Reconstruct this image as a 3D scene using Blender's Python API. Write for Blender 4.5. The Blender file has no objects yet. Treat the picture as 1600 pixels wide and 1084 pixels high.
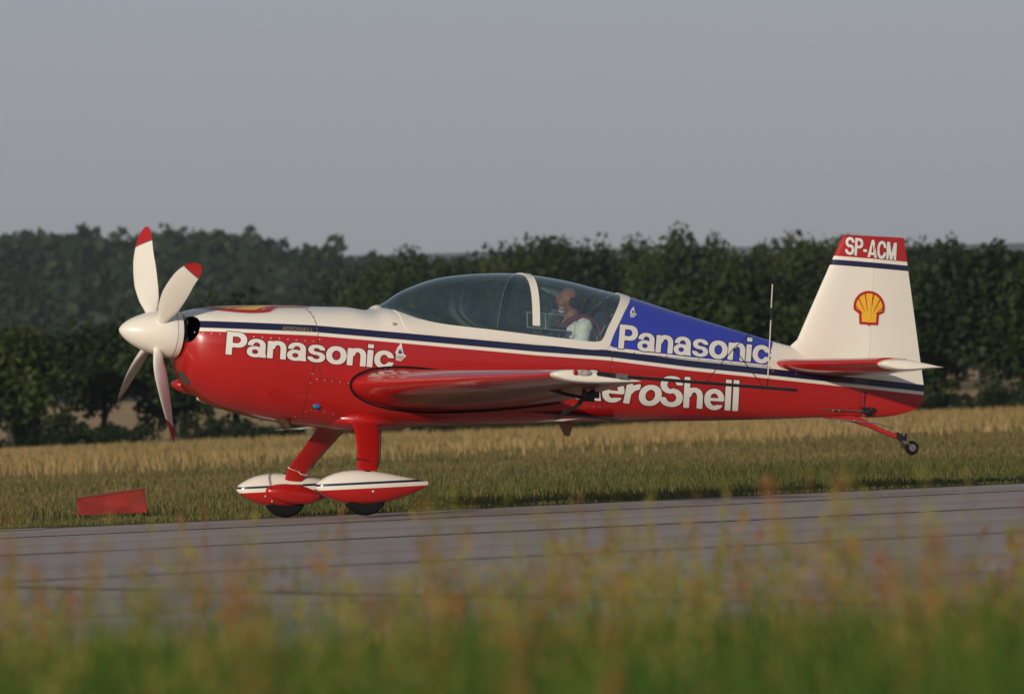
import bpy, bmesh, math, random
import numpy as np
from mathutils import Vector, Matrix, noise
from mathutils.bvhtree import BVHTree
rad = math.radians
random.seed(7); rng = np.random.default_rng(11)
sc = bpy.context.scene
C = sc.collection

# ------------------------------------------------------------------ camera, world, sun, exposure
FPX = 11820.0                                    # focal length in pixels of a 1600 px wide frame
CAMLOC = Vector((0, -60, .79)); PITCH, ROLL = .475, 2.35
_f = Vector((0, math.cos(rad(PITCH)), math.sin(rad(PITCH))))
_r = Vector((1, 0, 0)); _u = _r.cross(_f)
_cr, _sr = math.cos(rad(ROLL)), math.sin(rad(ROLL))
RT = _r*_cr - _u*_sr; UP = _u*_cr + _r*_sr
cam = bpy.data.cameras.new('camera'); cam.lens = FPX/1600*36; cam.sensor_width = 36
cam.clip_start = .5; cam.clip_end = 30000
camo = bpy.data.objects.new('camera', cam); C.objects.link(camo)
camo.matrix_world = Matrix(((RT.x, UP.x, -_f.x, CAMLOC.x), (RT.y, UP.y, -_f.y, CAMLOC.y), (RT.z, UP.z, -_f.z, CAMLOC.z), (0, 0, 0, 1)))
cam.dof.use_dof = True; cam.dof.focus_distance = 59.6; cam.dof.aperture_fstop = cam.lens/1000/.040
cam.dof.aperture_blades = 0
sc.camera = camo

SUN_DIR = Vector((.37, .89, -.225)).normalized()   # the way the light travels
SUN_EL = math.asin(-SUN_DIR.z); SUN_AZ = math.atan2(-SUN_DIR.x, -SUN_DIR.y)
world = bpy.data.worlds.new('World'); sc.world = world; world.use_nodes = True
wn = world.node_tree; wn.nodes.clear()
sky = wn.nodes.new('ShaderNodeTexSky'); sky.sky_type = 'NISHITA'; sky.sun_disc = False
sky.sun_elevation = SUN_EL; sky.sun_rotation = SUN_AZ; sky.air_density = 1.0; sky.dust_density = 1.0; sky.ozone_density = 1.0
hs = wn.nodes.new('ShaderNodeHueSaturation'); hs.inputs['Saturation'].default_value = .45
bg = wn.nodes.new('ShaderNodeBackground'); bg.inputs[1].default_value = .05
wo = wn.nodes.new('ShaderNodeOutputWorld')
veil = wn.nodes.new('ShaderNodeBackground'); veil.inputs[0].default_value = (.82, .92, 1.10, 1); veil.inputs[1].default_value = .098   # high thin overcast
add = wn.nodes.new('ShaderNodeAddShader')
wn.links.new(sky.outputs[0], hs.inputs['Color']); tint = wn.nodes.new('ShaderNodeMix'); tint.data_type = 'RGBA'; tint.blend_type = 'MULTIPLY'; tint.inputs[0].default_value = 1; tint.inputs[7].default_value = (.87, .88, 1.04, 1)
wn.links.new(hs.outputs[0], tint.inputs[6]); wn.links.new(tint.outputs[2], bg.inputs[0]); wn.links.new(bg.outputs[0], add.inputs[0]); wn.links.new(veil.outputs[0], add.inputs[1]); wn.links.new(add.outputs[0], wo.inputs[0])
sl = bpy.data.lights.new('sun', 'SUN'); sl.energy = 3.15; sl.angle = rad(.5); sl.color = (1, .87, .71)
so = bpy.data.objects.new('sun', sl); C.objects.link(so)
so.rotation_euler = SUN_DIR.to_track_quat('-Z', 'Y').to_euler(); so.location = (-60, -140, 40)
sc.view_settings.view_transform = 'Standard'; sc.view_settings.look = 'None'
sc.view_settings.exposure = 0; sc.view_settings.gamma = 1; sc.view_settings.use_curve_mapping = False
sc.render.engine = 'CYCLES'
sc.cycles.max_bounces = 8; sc.cycles.transparent_max_bounces = 24; sc.cycles.volume_bounces = 0
sc.cycles.use_denoising = True
HAZE = .000075
sc.cycles.caustics_reflective = False; sc.cycles.caustics_refractive = False

# ------------------------------------------------------------------ helpers
def tag(o, label=None, cat=None, group=None, kind=None):
    for k, v in (('label', label), ('category', cat), ('group', group), ('kind', kind)):
        if v: o[k] = v
    return o
def link(o, parent=None):
    C.objects.link(o)
    if parent: o.parent = parent
    return o
def setmat(me, mats):
    for m in (mats if isinstance(mats, (list, tuple)) else [mats]): me.materials.append(m)
def sharp(me, ang=35):
    me.polygons.foreach_set('use_smooth', np.ones(len(me.polygons), bool))
    try: me.set_sharp_from_angle(angle=rad(ang))
    except Exception: pass
def obj(name, bm, mats, parent=None, smooth=True, ang=35):
    me = bpy.data.meshes.new(name)
    bmesh.ops.recalc_face_normals(bm, faces=bm.faces)
    bm.to_mesh(me); bm.free(); setmat(me, mats)
    if smooth: sharp(me, ang)
    return link(bpy.data.objects.new(name, me), parent)
def obj_np(name, V, nper, mats, parent=None):
    """cards: V is (n*nper,3), faces of nper verts each"""
    me = bpy.data.meshes.new(name); n = len(V); nf = n//nper
    me.vertices.add(n); me.vertices.foreach_set('co', np.asarray(V, np.float32).ravel())
    me.loops.add(n); me.loops.foreach_set('vertex_index', np.arange(n, dtype=np.int32))
    me.polygons.add(nf); me.polygons.foreach_set('loop_start', np.arange(0, n, nper, dtype=np.int32))
    me.polygons.foreach_set('loop_total', np.full(nf, nper, np.int32))
    me.update(calc_edges=True); setmat(me, mats)
    return link(bpy.data.objects.new(name, me), parent)
def mesh_from(name, verts, faces, mats, parent=None, smooth=True, ang=35):
    me = bpy.data.meshes.new(name); me.from_pydata([tuple(v) for v in verts], [], faces); me.update(); setmat(me, mats)
    if smooth: sharp(me, ang)
    return link(bpy.data.objects.new(name, me), parent)
def add_box(bm, c, s, rot=None):
    m = Matrix.Translation(c) @ (rot.to_4x4() if rot else Matrix()) @ Matrix.Diagonal((s[0], s[1], s[2], 1))
    return bmesh.ops.create_cube(bm, size=1, matrix=m)['verts']
def add_ell(bm, c, r, rot=None, seg=24):
    m = Matrix.Translation(c) @ (rot.to_4x4() if rot else Matrix()) @ Matrix.Diagonal((r[0], r[1], r[2], 1))
    return bmesh.ops.create_uvsphere(bm, u_segments=seg, v_segments=seg//2, radius=1, matrix=m)['verts']
def add_tube(bm, pts, r, seg=8, closed=False, cap=True):
    pts = [Vector(p) for p in pts]; n = len(pts); rings = []
    rs = r if isinstance(r, (list, tuple)) else [r]*n
    prev = None
    for i, p in enumerate(pts):
        a = pts[(i-1) % n] if (closed or i > 0) else p; b = pts[(i+1) % n] if (closed or i < n-1) else p
        t = (b-a).normalized()
        if prev is None: prev = t.orthogonal().normalized()
        prev = (prev - t*prev.dot(t)).normalized(); q = t.cross(prev)
        rings.append([bm.verts.new(p + (prev*math.cos(2*math.pi*k/seg) + q*math.sin(2*math.pi*k/seg))*rs[i]) for k in range(seg)])
    for i in range(n if closed else n-1):
        A, B = rings[i], rings[(i+1) % n]
        for k in range(seg): bm.faces.new((A[k], A[(k+1) % seg], B[(k+1) % seg], B[k]))
    if cap and not closed:
        bm.faces.new(rings[0][::-1]); bm.faces.new(rings[-1])
def add_loft(bm, rings, cap0=True, cap1=True, closed=True):
    R = [[bm.verts.new(p) for p in ring] for ring in rings]; n = len(R[0])
    for A, B in zip(R, R[1:]):
        for k in range(n if closed else n-1): bm.faces.new((A[k], A[(k+1) % n], B[(k+1) % n], B[k]))
    if cap0: bm.faces.new(R[0][::-1])
    if cap1: bm.faces.new(R[-1])
    return R
def add_lathe(bm, prof, axis='y', c=(0, 0, 0), seg=32):
    """prof: (along axis, radius)"""
    rings = []
    for a, r in prof:
        ring = []
        for k in range(seg):
            t = 2*math.pi*k/seg; u, v = r*math.cos(t), r*math.sin(t)
            p = {'y': (u, a, v), 'x': (a, u, v), 'z': (u, v, a)}[axis]
            ring.append(Vector(p)+Vector(c))
        rings.append(ring)
    add_loft(bm, rings)

# ------------------------------------------------------------------ materials
def nodes(name):
    m = bpy.data.materials.new(name); m.use_nodes = True; nt = m.node_tree
    return m, nt, nt.nodes['Principled BSDF']
def nd(nt, t, **kw):
    n = nt.nodes.new(t)
    for k, v in kw.items(): setattr(n, k, v)
    return n
def mix(nt, fac, a, b):
    n = nd(nt, 'ShaderNodeMix', data_type='RGBA')
    for s, v in ((n.inputs[0], fac), (n.inputs[6], a), (n.inputs[7], b)):
        if hasattr(v, 'is_linked'): nt.links.new(v, s)
        elif isinstance(v, (int, float)): s.default_value = v
        else: s.default_value = (*v, 1)
    return n.outputs[2]
def mth(nt, op, a, b=None, c=None):
    n = nd(nt, 'ShaderNodeMath', operation=op)
    for s, v in zip(n.inputs, (a, b, c)):
        if v is None: continue
        if hasattr(v, 'is_linked'): nt.links.new(v, s)
        else: s.default_value = v
    return n.outputs[0]
def noise_tex(nt, scale, detail=4, coord='Object', rough=.55, vec=None):
    tc = nd(nt, 'ShaderNodeTexCoord'); n = nd(nt, 'ShaderNodeTexNoise')
    n.inputs['Scale'].default_value = scale; n.inputs['Detail'].default_value = detail; n.inputs['Roughness'].default_value = rough
    if vec:
        mp = nd(nt, 'ShaderNodeMapping'); mp.inputs['Scale'].default_value = vec
        nt.links.new(tc.outputs[coord], mp.inputs[0]); nt.links.new(mp.outputs[0], n.inputs['Vector'])
    else: nt.links.new(tc.outputs[coord], n.inputs['Vector'])
    return n.outputs['Fac']
def ramp(nt, fac, lo, hi):
    n = nd(nt, 'ShaderNodeMapRange'); n.inputs[1].default_value = lo; n.inputs[2].default_value = hi
    nt.links.new(fac, n.inputs[0]); return n.outputs[0]
def bump(nt, p, h, strength, dist=.01):
    b = nd(nt, 'ShaderNodeBump'); b.inputs['Strength'].default_value = strength; b.inputs['Distance'].default_value = dist
    nt.links.new(h, b.inputs['Height']); nt.links.new(b.outputs[0], p.inputs['Normal'])
def simple(name, col, rough=.5, metal=0, coat=0, var=.12, scale=6, bmp=0, spec=.5):
    m, nt, p = nodes(name)
    n = noise_tex(nt, scale)
    c = mix(nt, ramp(nt, n, .3, .7), [x*(1-var) for x in col], [min(1, x*(1+var)) for x in col])
    nt.links.new(c, p.inputs['Base Color'])
    p.inputs['Roughness'].default_value = rough; p.inputs['Metallic'].default_value = metal
    p.inputs['Coat Weight'].default_value = coat; p.inputs['Coat Roughness'].default_value = .06
    p.inputs['Specular IOR Level'].default_value = spec
    if bmp: bump(nt, p, noise_tex(nt, scale*8), bmp, .005)
    return m
RED = (.41, .011, .009); WHITE = (.80, .76, .66); NAVY = (.010, .013, .05); BLUE = (.032, .052, .42)
def paint(name, col): return simple(name, col, rough=.28, coat=.7, var=.03, scale=2.5)
M_RED = paint('red_paint', RED); M_WHITE = paint('cream_white_paint', WHITE); M_NAVY = paint('navy_paint', NAVY)
M_LETTER = simple('white_vinyl', (.74, .72, .67), .35, var=.03, coat=.3)
M_LINE = simple('dark_outline_vinyl', (.10, .012, .012), .4, coat=.3); M_LINEB = simple('blue_outline_vinyl', (.015, .02, .14), .4)
M_YEL = simple('yellow_vinyl', (.80, .44, .03), .35, var=.05, coat=.3); M_DRED = simple('red_vinyl', (.42, .012, .012), .35, coat=.3)
M_BLUEV = simple('blue_vinyl', (.02, .07, .28), .35); M_GOLD = simple('dull_gold_vinyl', (.16, .14, .08), .45)
M_BLACK = simple('black_plastic', (.012, .012, .013), .4); M_RUB = simple('tyre_rubber', (.009, .009, .0095), .9, bmp=.2, spec=.15)
M_DARK = simple('dark_cockpit', (.018, .019, .02), .7); M_STEEL = simple('bare_steel', (.45, .43, .4), .3, metal=.9)
M_GREYMET = simple('grey_metal', (.25, .25, .25), .4, metal=.7); M_EXH = simple('exhaust_steel', (.14, .085, .055), .45, metal=.7, var=.4, scale=20)
M_SEAM = simple('seam_gap', (.05, .012, .01), .8)
M_BOLT = simple('bolt_head', (.62, .58, .54), .25, metal=.6)
# livery driven by attributes carried on the skin of fuselage, fin and rudder
def livery():
    m, nt, p = nodes('livery_paint')
    def at(n):
        a = nd(nt, 'ShaderNodeAttribute'); a.attribute_name = n; return a.outputs['Fac']
    sv, bl, tv = at('stripe'), at('blue'), at('top')
    c = mix(nt, mth(nt, 'GREATER_THAN', sv, -.083), RED, WHITE)
    c = mix(nt, mth(nt, 'GREATER_THAN', sv, -.055), c, NAVY)
    c = mix(nt, mth(nt, 'GREATER_THAN', sv, 0.0), c, WHITE)
    c = mix(nt, mth(nt, 'GREATER_THAN', bl, 0.0), c, BLUE)
    c = mix(nt, mth(nt, 'GREATER_THAN', tv, 0.0), c, NAVY)
    c = mix(nt, mth(nt, 'GREATER_THAN', tv, .045), c, WHITE)
    c = mix(nt, mth(nt, 'GREATER_THAN', tv, .075), c, RED)
    n = noise_tex(nt, 1.3, 3)
    hv = nd(nt, 'ShaderNodeHueSaturation'); nt.links.new(mth(nt, 'MULTIPLY_ADD', n, .10, .95), hv.inputs['Value']); nt.links.new(c, hv.inputs['Color'])
    nt.links.new(hv.outputs[0], p.inputs['Base Color'])
    p.inputs['Roughness'].default_value = .3; p.inputs['Coat Weight'].default_value = .7; p.inputs['Coat Roughness'].default_value = .06
    bump(nt, p, noise_tex(nt, 2.2, 2), .03, .02)
    return m
M_LIV = livery()
def glassmat(name, tint, ior, rough=0.0, extra=0.):
    m = bpy.data.materials.new(name); m.use_nodes = True; nt = m.node_tree; nt.nodes.clear()
    o = nd(nt, 'ShaderNodeOutputMaterial'); t = nd(nt, 'ShaderNodeBsdfTransparent'); t.inputs[0].default_value = (*tint, 1)
    g = nd(nt, 'ShaderNodeBsdfGlossy'); g.inputs['Roughness'].default_value = rough; g.inputs['Color'].default_value = (.84, 1, .97, 1)
    f = nd(nt, 'ShaderNodeLayerWeight'); f.inputs[0].default_value = .5; fz = mth(nt, 'MULTIPLY_ADD', mth(nt, 'POWER', f.outputs['Facing'], ior), 1-extra, extra)
    x = nd(nt, 'ShaderNodeMixShader'); nt.links.new(fz, x.inputs[0]); nt.links.new(t.outputs[0], x.inputs[1]); nt.links.new(g.outputs[0], x.inputs[2])
    nt.links.new(x.outputs[0], o.inputs[0]); return m
M_GLASS = glassmat('canopy_acrylic', (.84, .93, .90), 2.4, .015, .20)
M_LENS = glassmat('clear_lens', (.9, .9, .9), 4, .05, .08)
def foliage(name, cols, scale=.6, trans=.25, rough=.6):
    m, nt, p = nodes(name)
    g = nd(nt, 'ShaderNodeNewGeometry'); cr = nd(nt, 'ShaderNodeValToRGB')
    els = cr.color_ramp.elements
    while len(els) < len(cols): els.new(.5)
    for i, c in enumerate(cols): els[i].position = i/(len(cols)-1); els[i].color = (*c, 1)
    n = noise_tex(nt, scale, 3)
    nt.links.new(mth(nt, 'ADD', mth(nt, 'MULTIPLY', g.outputs['Random Per Island'], .5), mth(nt, 'MULTIPLY_ADD', n, 1.6, -.55)), cr.inputs[0])
    nt.links.new(cr.outputs[0], p.inputs['Base Color'])
    p.inputs['Roughness'].default_value = rough; p.inputs['Specular IOR Level'].default_value = .2
    tr = nd(nt, 'ShaderNodeBsdfTranslucent'); nt.links.new(cr.outputs[0], tr.inputs[0])
    x = nd(nt, 'ShaderNodeMixShader'); x.inputs[0].default_value = trans
    o = nt.nodes['Material Output']; nt.links.new(p.outputs[0], x.inputs[1]); nt.links.new(tr.outputs[0], x.inputs[2]); nt.links.new(x.outputs[0], o.inputs[0])
    return m
M_LEAF = [foliage('leaf_dark', [(.010, .020, .005), (.022, .042, .009), (.048, .072, .015)]),
          foliage('leaf_olive', [(.014, .023, .005), (.036, .056, .010), (.080, .088, .018)]),
          foliage('leaf_deep', [(.008, .017, .006), (.018, .035, .010), (.036, .058, .016)])]
M_FOREST = foliage('forest_leaves', [(.010, .022, .009), (.020, .038, .014), (.034, .054, .018)], scale=.03)
M_BARK = simple('bark', (.04, .032, .025), .9, bmp=.5)
M_GRASSF = foliage('meadow_grass', [(.060, .078, .022), (.12, .115, .038), (.21, .16, .062), (.30, .21, .09)], scale=.16)
M_GRASSG = foliage('verge_grass', [(.055, .075, .018), (.10, .11, .030), (.19, .155, .05)], scale=.25)
M_WHEAT = foliage('dry_grass', [(.11, .11, .035), (.30, .22, .09), (.46, .32, .15)], scale=.08)
M_FG = foliage('near_grass', [(.016, .055, .008), (.045, .125, .014), (.10, .17, .022), (.24, .20, .055)], scale=4, trans=.35)
M_STALK = foliage('grass_stalks', [(.16, .19, .035), (.32, .29, .06), (.42, .30, .10)], scale=1.5, trans=.35)
M_SORREL = foliage('sorrel_heads', [(.24, .085, .035), (.36, .15, .055), (.36, .22, .09)], scale=2, trans=.3)

# ------------------------------------------------------------------ world layout
TH, AL, BK = 22.0, 6.5, -.35
O = Vector((-3.0714, -.7118, 1.5480))
M3 = Matrix.Rotation(rad(TH), 3, 'Z') @ Matrix.Rotation(rad(AL), 3, 'Y') @ Matrix.Rotation(rad(BK), 3, 'X')
PLANE = Matrix.Translation(O) @ M3.to_4x4()
M3T = M3.transposed()
def ray(px, py): return (_f + RT*((px-800)/FPX) + UP*((542-py)/FPX)).normalized()
CAML = M3T @ (CAMLOC - O)
def P(px, py, y=0.):                  # survey point of the photograph -> aircraft coordinates in the plane y
    d = M3T @ ray(px, py); t = (y-CAML.y)/d.y
    return CAML + d*t
TC, TS = math.cos(rad(22.1)), math.sin(rad(22.1))
def rw(s, n, z=0): return Vector((s*TC - n*TS, s*TS + n*TC, z))     # runway coordinates: along, across (camera at n = -55.6)

# ------------------------------------------------------------------ terrain
NEAR_E, FAR_E = -33.6, 1.75
def tz(x, y):
    d = y+60
    z = 0.0
    n = -x*TS + y*TC
    if -34.2 < n < 2.4: return -.06
    if d > 320: z += (min(d, 800)-320)*.0075
    if d > 750:
        t = min(1, (d-750)/600); t = t*t*(3-2*t)
        pr = np.interp(x, [-400, -90, -55, -40, -28, 0, 20, 90, 400], [21, 25, 23.5, 22, 20, 15, 13, 10.5, 11])
        z += t*(pr + 1.5*noise.noise((x*.02, y*.01, 0)))
    if d < 46: z += .05*noise.noise((x*.3, y*.3, 1))
    return z
ys = np.concatenate([np.arange(-400, -95, 25), np.arange(-95, 10, 1.2), np.arange(10, 120, 5), np.arange(120, 800, 30), np.arange(800, 1700, 60), [2500, 4200, 7500]])
xs = np.concatenate([[-9000, -5000, -2500, -1400, -900, -600], np.arange(-400, -60, 30), np.arange(-60, -16, 4), np.arange(-16, 16.1, 1.0), np.arange(18, 60, 4), np.arange(60, 401, 30), [600, 900, 1400, 2500, 5000, 9000]])
V = [(x, y, tz(x, y)) for y in ys for x in xs]; nx = len(xs)
F = [(j*nx+i, j*nx+i+1, (j+1)*nx+i+1, (j+1)*nx+i) for j in range(len(ys)-1) for i in range(nx-1)]
m, nt, p = nodes('field_ground')
g1, g2, g3 = noise_tex(nt, .35, 6), noise_tex(nt, .02, 4), noise_tex(nt, 3.0, 5)
green = mix(nt, ramp(nt, g3, .35, .65), (.07, .08, .022), (.14, .12, .04))
tan = mix(nt, ramp(nt, g1, .3, .7), (.34, .235, .11), (.50, .35, .18))
sep = nd(nt, 'ShaderNodeSeparateXYZ'); tcn = nd(nt, 'ShaderNodeTexCoord'); nt.links.new(tcn.outputs['Object'], sep.inputs[0])
yw = mth(nt, 'MULTIPLY_ADD', g2, 60, mth(nt, 'ADD', sep.outputs['Y'], -30))
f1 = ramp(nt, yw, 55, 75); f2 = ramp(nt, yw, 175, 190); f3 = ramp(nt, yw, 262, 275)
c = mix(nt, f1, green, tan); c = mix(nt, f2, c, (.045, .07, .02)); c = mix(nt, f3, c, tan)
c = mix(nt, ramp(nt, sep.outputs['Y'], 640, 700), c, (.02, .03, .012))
nt.links.new(c, p.inputs['Base Color']); p.inputs['Roughness'].default_value = .95; p.inputs['Specular IOR Level'].default_value = .1
bump(nt, p, g3, .6, .05)
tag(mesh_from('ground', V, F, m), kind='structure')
# far ridge
V = []; F = []
xr = np.arange(-2600, 2601, 40)
for i, x in enumerate(xr):
    h = np.interp(x, [-300, -110, 100, 420], [126, 130, 126, 116]) + 2*noise.noise((x*.0012, 3, 0)) + 2*noise.noise((x*.006, 9, 0)) + 1.5*noise.noise((x*.02, 9, 0))
    for (yy, zz) in ((4300, 0), (5200, h*.6), (6000, h), (6900, h*.5), (7400, 0)): V.append((x, yy, zz))
for i in range(len(xr)-1):
    for k in range(4): F.append((i*5+k, (i+1)*5+k, (i+1)*5+k+1, i*5+k+1))
m, nt, p = nodes('far_ridge_woods')
nt.links.new(mix(nt, ramp(nt, noise_tex(nt, .004, 6), .4, .6), (.018, .028, .013), (.06, .065, .03)), p.inputs['Base Color']); p.inputs['Roughness'].default_value = 1; p.inputs['Specular IOR Level'].default_value = 0
tag(mesh_from('distant_ridge', V, F, m), kind='structure')

# ------------------------------------------------------------------ runway: slabs, joint bed, paint
m, nt, p = nodes('joint_filler'); p.inputs['Base Color'].default_value = (.035, .032, .03, 1); p.inputs['Roughness'].default_value = .95
nt.links.new(mix(nt, noise_tex(nt, 2), (.02, .019, .017), (.05, .045, .04)), p.inputs['Base Color'])
S0, S1 = -10.6-20*6, -10.6+20*10
bm = bmesh.new(); vs = [bm.verts.new(rw(s, n, -.012)) for s, n in ((S0-5, NEAR_E-.1), (S1+5, NEAR_E-.1), (S1+5, FAR_E+.02), (S0-5, FAR_E+.02))]; bm.faces.new(vs)
runway = tag(obj('runway', bm, m, smooth=False), kind='structure')
def concrete():
    m, nt, p = nodes('runway_concrete')
    a, b, d = noise_tex(nt, .5, 6), noise_tex(nt, 14, 6), noise_tex(nt, .25, 5, vec=(.15, 2.2, 1))
    oi = nd(nt, 'ShaderNodeObjectInfo')
    c = mix(nt, ramp(nt, a, .3, .7), (.315, .262, .225), (.385, .325, .28))
    c = mix(nt, mth(nt, 'MULTIPLY', ramp(nt, b, .45, .7), .35), c, (.15, .135, .127))
    c = mix(nt, mth(nt, 'MULTIPLY', ramp(nt, d, .45, .7), .55), c, (.19, .163, .147))
    hv = nd(nt, 'ShaderNodeHueSaturation'); nt.links.new(mth(nt, 'MULTIPLY_ADD', oi.outputs['Random'], .16, .92), hv.inputs['Value']); nt.links.new(c, hv.inputs['Color'])
    nt.links.new(hv.outputs[0], p.inputs['Base Color']); p.inputs['Roughness'].default_value = .75
    bump(nt, p, b, .3, .004); return m
M_CON = concrete()
rows = [(FAR_E, -2.15), (-2.15, -9.9), (-9.9, -17.8), (-17.8, -25.7), (-25.7, NEAR_E)]
for (n1, n0) in rows:
    L, W = 20-.12, (n1-n0)-.12
    bm = bmesh.new(); add_box(bm, (0, 0, -.05), (L, W, .1)); 
    me = bpy.data.meshes.new('slab'); bm.to_mesh(me); bm.free(); me.materials.append(M_CON)
    for k in range(16):
        o = link(bpy.data.objects.new('slab', me), runway)
        o.location = rw(S0+10+20*k, (n0+n1)/2, random.uniform(-.004, 0)); o.rotation_euler.z = rad(22.1)
bm = bmesh.new(); rs_ = random.Random(4)
for n_, w_ in ((-9.9, .16), (-17.8, .14), (-25.7, .08)):
    prev = None
    for s_ in np.arange(S0, S1, .7):
        a, b = n_-w_/2*rs_.uniform(.5, 1.3), n_+w_/2*rs_.uniform(.5, 1.3); cur = (bm.verts.new(rw(s_, a, .004)), bm.verts.new(rw(s_, b, .004)))
        if prev: bm.faces.new((prev[0], cur[0], cur[1], prev[1]))
        prev = cur
for k_ in range(1, 16):
    s_ = S0+20*k_; prev = None
    for n_ in np.arange(NEAR_E, -2.3, .5):
        cur = (bm.verts.new(rw(s_-.04*rs_.uniform(.4, 1.4), n_, .007)), bm.verts.new(rw(s_+.04*rs_.uniform(.4, 1.4), n_, .007)))
        if prev: bm.faces.new((prev[0], cur[0], cur[1], prev[1]))
        prev = cur
o_ = obj('tar_seal', bm, simple('tar', (.15, .13, .12), .7, var=.3), runway, smooth=False); o_['kind'] = 'stuff'
m, nt, p = nodes('worn_runway_paint')
nt.links.new(mix(nt, ramp(nt, noise_tex(nt, 3, 8), .42, .58), (.33, .31, .29), (.22, .20, .185)), p.inputs['Base Color']); p.inputs['Roughness'].default_value = .7
bm = bmesh.new()
for s in np.arange(S0, S1, 2.0):
    bm.faces.new([bm.verts.new(rw(a, b, .004)) for a, b in ((s, -2.75), (s+2.0, -2.75), (s+2.0, -2.30), (s, -2.30))])
bmesh.ops.remove_doubles(bm, verts=bm.verts, dist=.001)
tag(obj('painted_edge_line', bm, m, runway, smooth=False))
bm = bmesh.new(); bm.faces.new([bm.verts.new(rw(a, b, .005)) for a, b in ((-60, 1.25), (-3.6, 1.25), (-3.4, 1.55), (-60, 1.55))])
m, nt, p = nodes('fresh_runway_paint'); nt.links.new(mix(nt, noise_tex(nt, 4, 6), (.55, .54, .5), (.75, .73, .7)), p.inputs['Base Color'])
tag(obj('painted_corner_line', bm, m, runway, smooth=False))

# ------------------------------------------------------------------ grass and stalks
def blades(n, xyz, h, w, lean=.35):
    """n blades: each a bent tapering strip of two quads (8 verts)"""
    a = rng.uniform(0, 2*np.pi, n); ca, sa = np.cos(a), np.sin(a)
    le = h*rng.uniform(0, lean, n); b = rng.uniform(0, 2*np.pi, n); lx, ly = le*np.cos(b), le*np.sin(b)
    V = np.zeros((n, 8, 3))
    def pt(i, f, side, wf):
        V[:, i, 0] = xyz[:, 0] + lx*f*f + side*ca*w*wf; V[:, i, 1] = xyz[:, 1] + ly*f*f + side*sa*w*wf; V[:, i, 2] = xyz[:, 2] + h*f*(1-.12*f*lean)
    for i, (f, s, wf) in enumerate(((0, -1, .8), (0, 1, .8), (.55, 1, 1), (.55, -1, 1), (.55, -1, 1), (.55, 1, 1), (1, 1, .12), (1, -1, .12))): pt(i, f, s, wf)
    return V.reshape(-1, 3)
def field_pts(n, s0, s1, n0, n1):
    s = rng.uniform(s0, s1, n); q = rng.uniform(n0, n1, n)
    return np.stack([s*TC - q*TS, s*TS + q*TC, np.zeros(n)], 1)
def patchy(xyz, sc_, seed):
    return np.array([noise.noise((x*sc_, y*sc_, seed)) for x, y, _ in xyz])
# verge and meadow beyond the runway
def meadow():
    n = 270000
    d = 61+ (rng.random(n)**1.35)*85; hw = 9+ d*.11
    x = rng.uniform(-1, 1, n)*hw; y = d-60
    xyz = np.stack([x, y, np.zeros(n)], 1); keep = (-x*TS + y*TC) > FAR_E+.05
    xyz = xyz[keep]; n = len(xyz); pn = patchy(xyz, .22, 5)
    h = (.045 + .045*rng.random(n))*(1+1.0*np.clip(pn, -.5, 1)) * np.clip((( -xyz[:, 0]*TS + xyz[:, 1]*TC)-FAR_E)/5, .45, 1.25)
    h *= np.where(np.hypot(xyz[:, 0]+3.47, (xyz[:, 1]-4.6)*.5) < .75, .5, 1)
    w = .0022 + .00004*(xyz[:, 1]+60)
    near = (xyz[:, 1]+rng.normal(0, 9, n)+38*patchy(xyz, .10, 21)) < 20
    for nm, msk, mt in (('verge_grass', near, M_GRASSG), ('meadow_grass', ~near, M_GRASSF)):
        k = msk.sum(); tag(obj_np(nm, blades(k, xyz[msk], h[msk], w[msk], .6), 4, mt), kind='stuff', label='rough green grass along the far runway edge' if nm == 'verge_grass' else 'tawny meadow grass beyond the runway', cat='grass')
    n = 150000
    d = 112 + rng.random(n)**.8*133; x = rng.uniform(-1, 1, n)*(d*.13+6)
    xyz = np.stack([x, d-60, np.zeros(n)], 1); pn = patchy(xyz, .06, 2)
    kp = (xyz[:, 1]+60 + 30*pn + rng.normal(0, 8, n)) > 138; xyz = xyz[kp]; pn = pn[kp]; n = len(xyz)
    tag(obj_np('dry_grass', blades(n, xyz, (.14+.18*rng.random(n))*(1+.5*pn), np.full(n, .012), .4), 4, M_WHEAT), 'pale dry grass field in front of the trees', 'grass', kind='stuff')
meadow()
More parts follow.
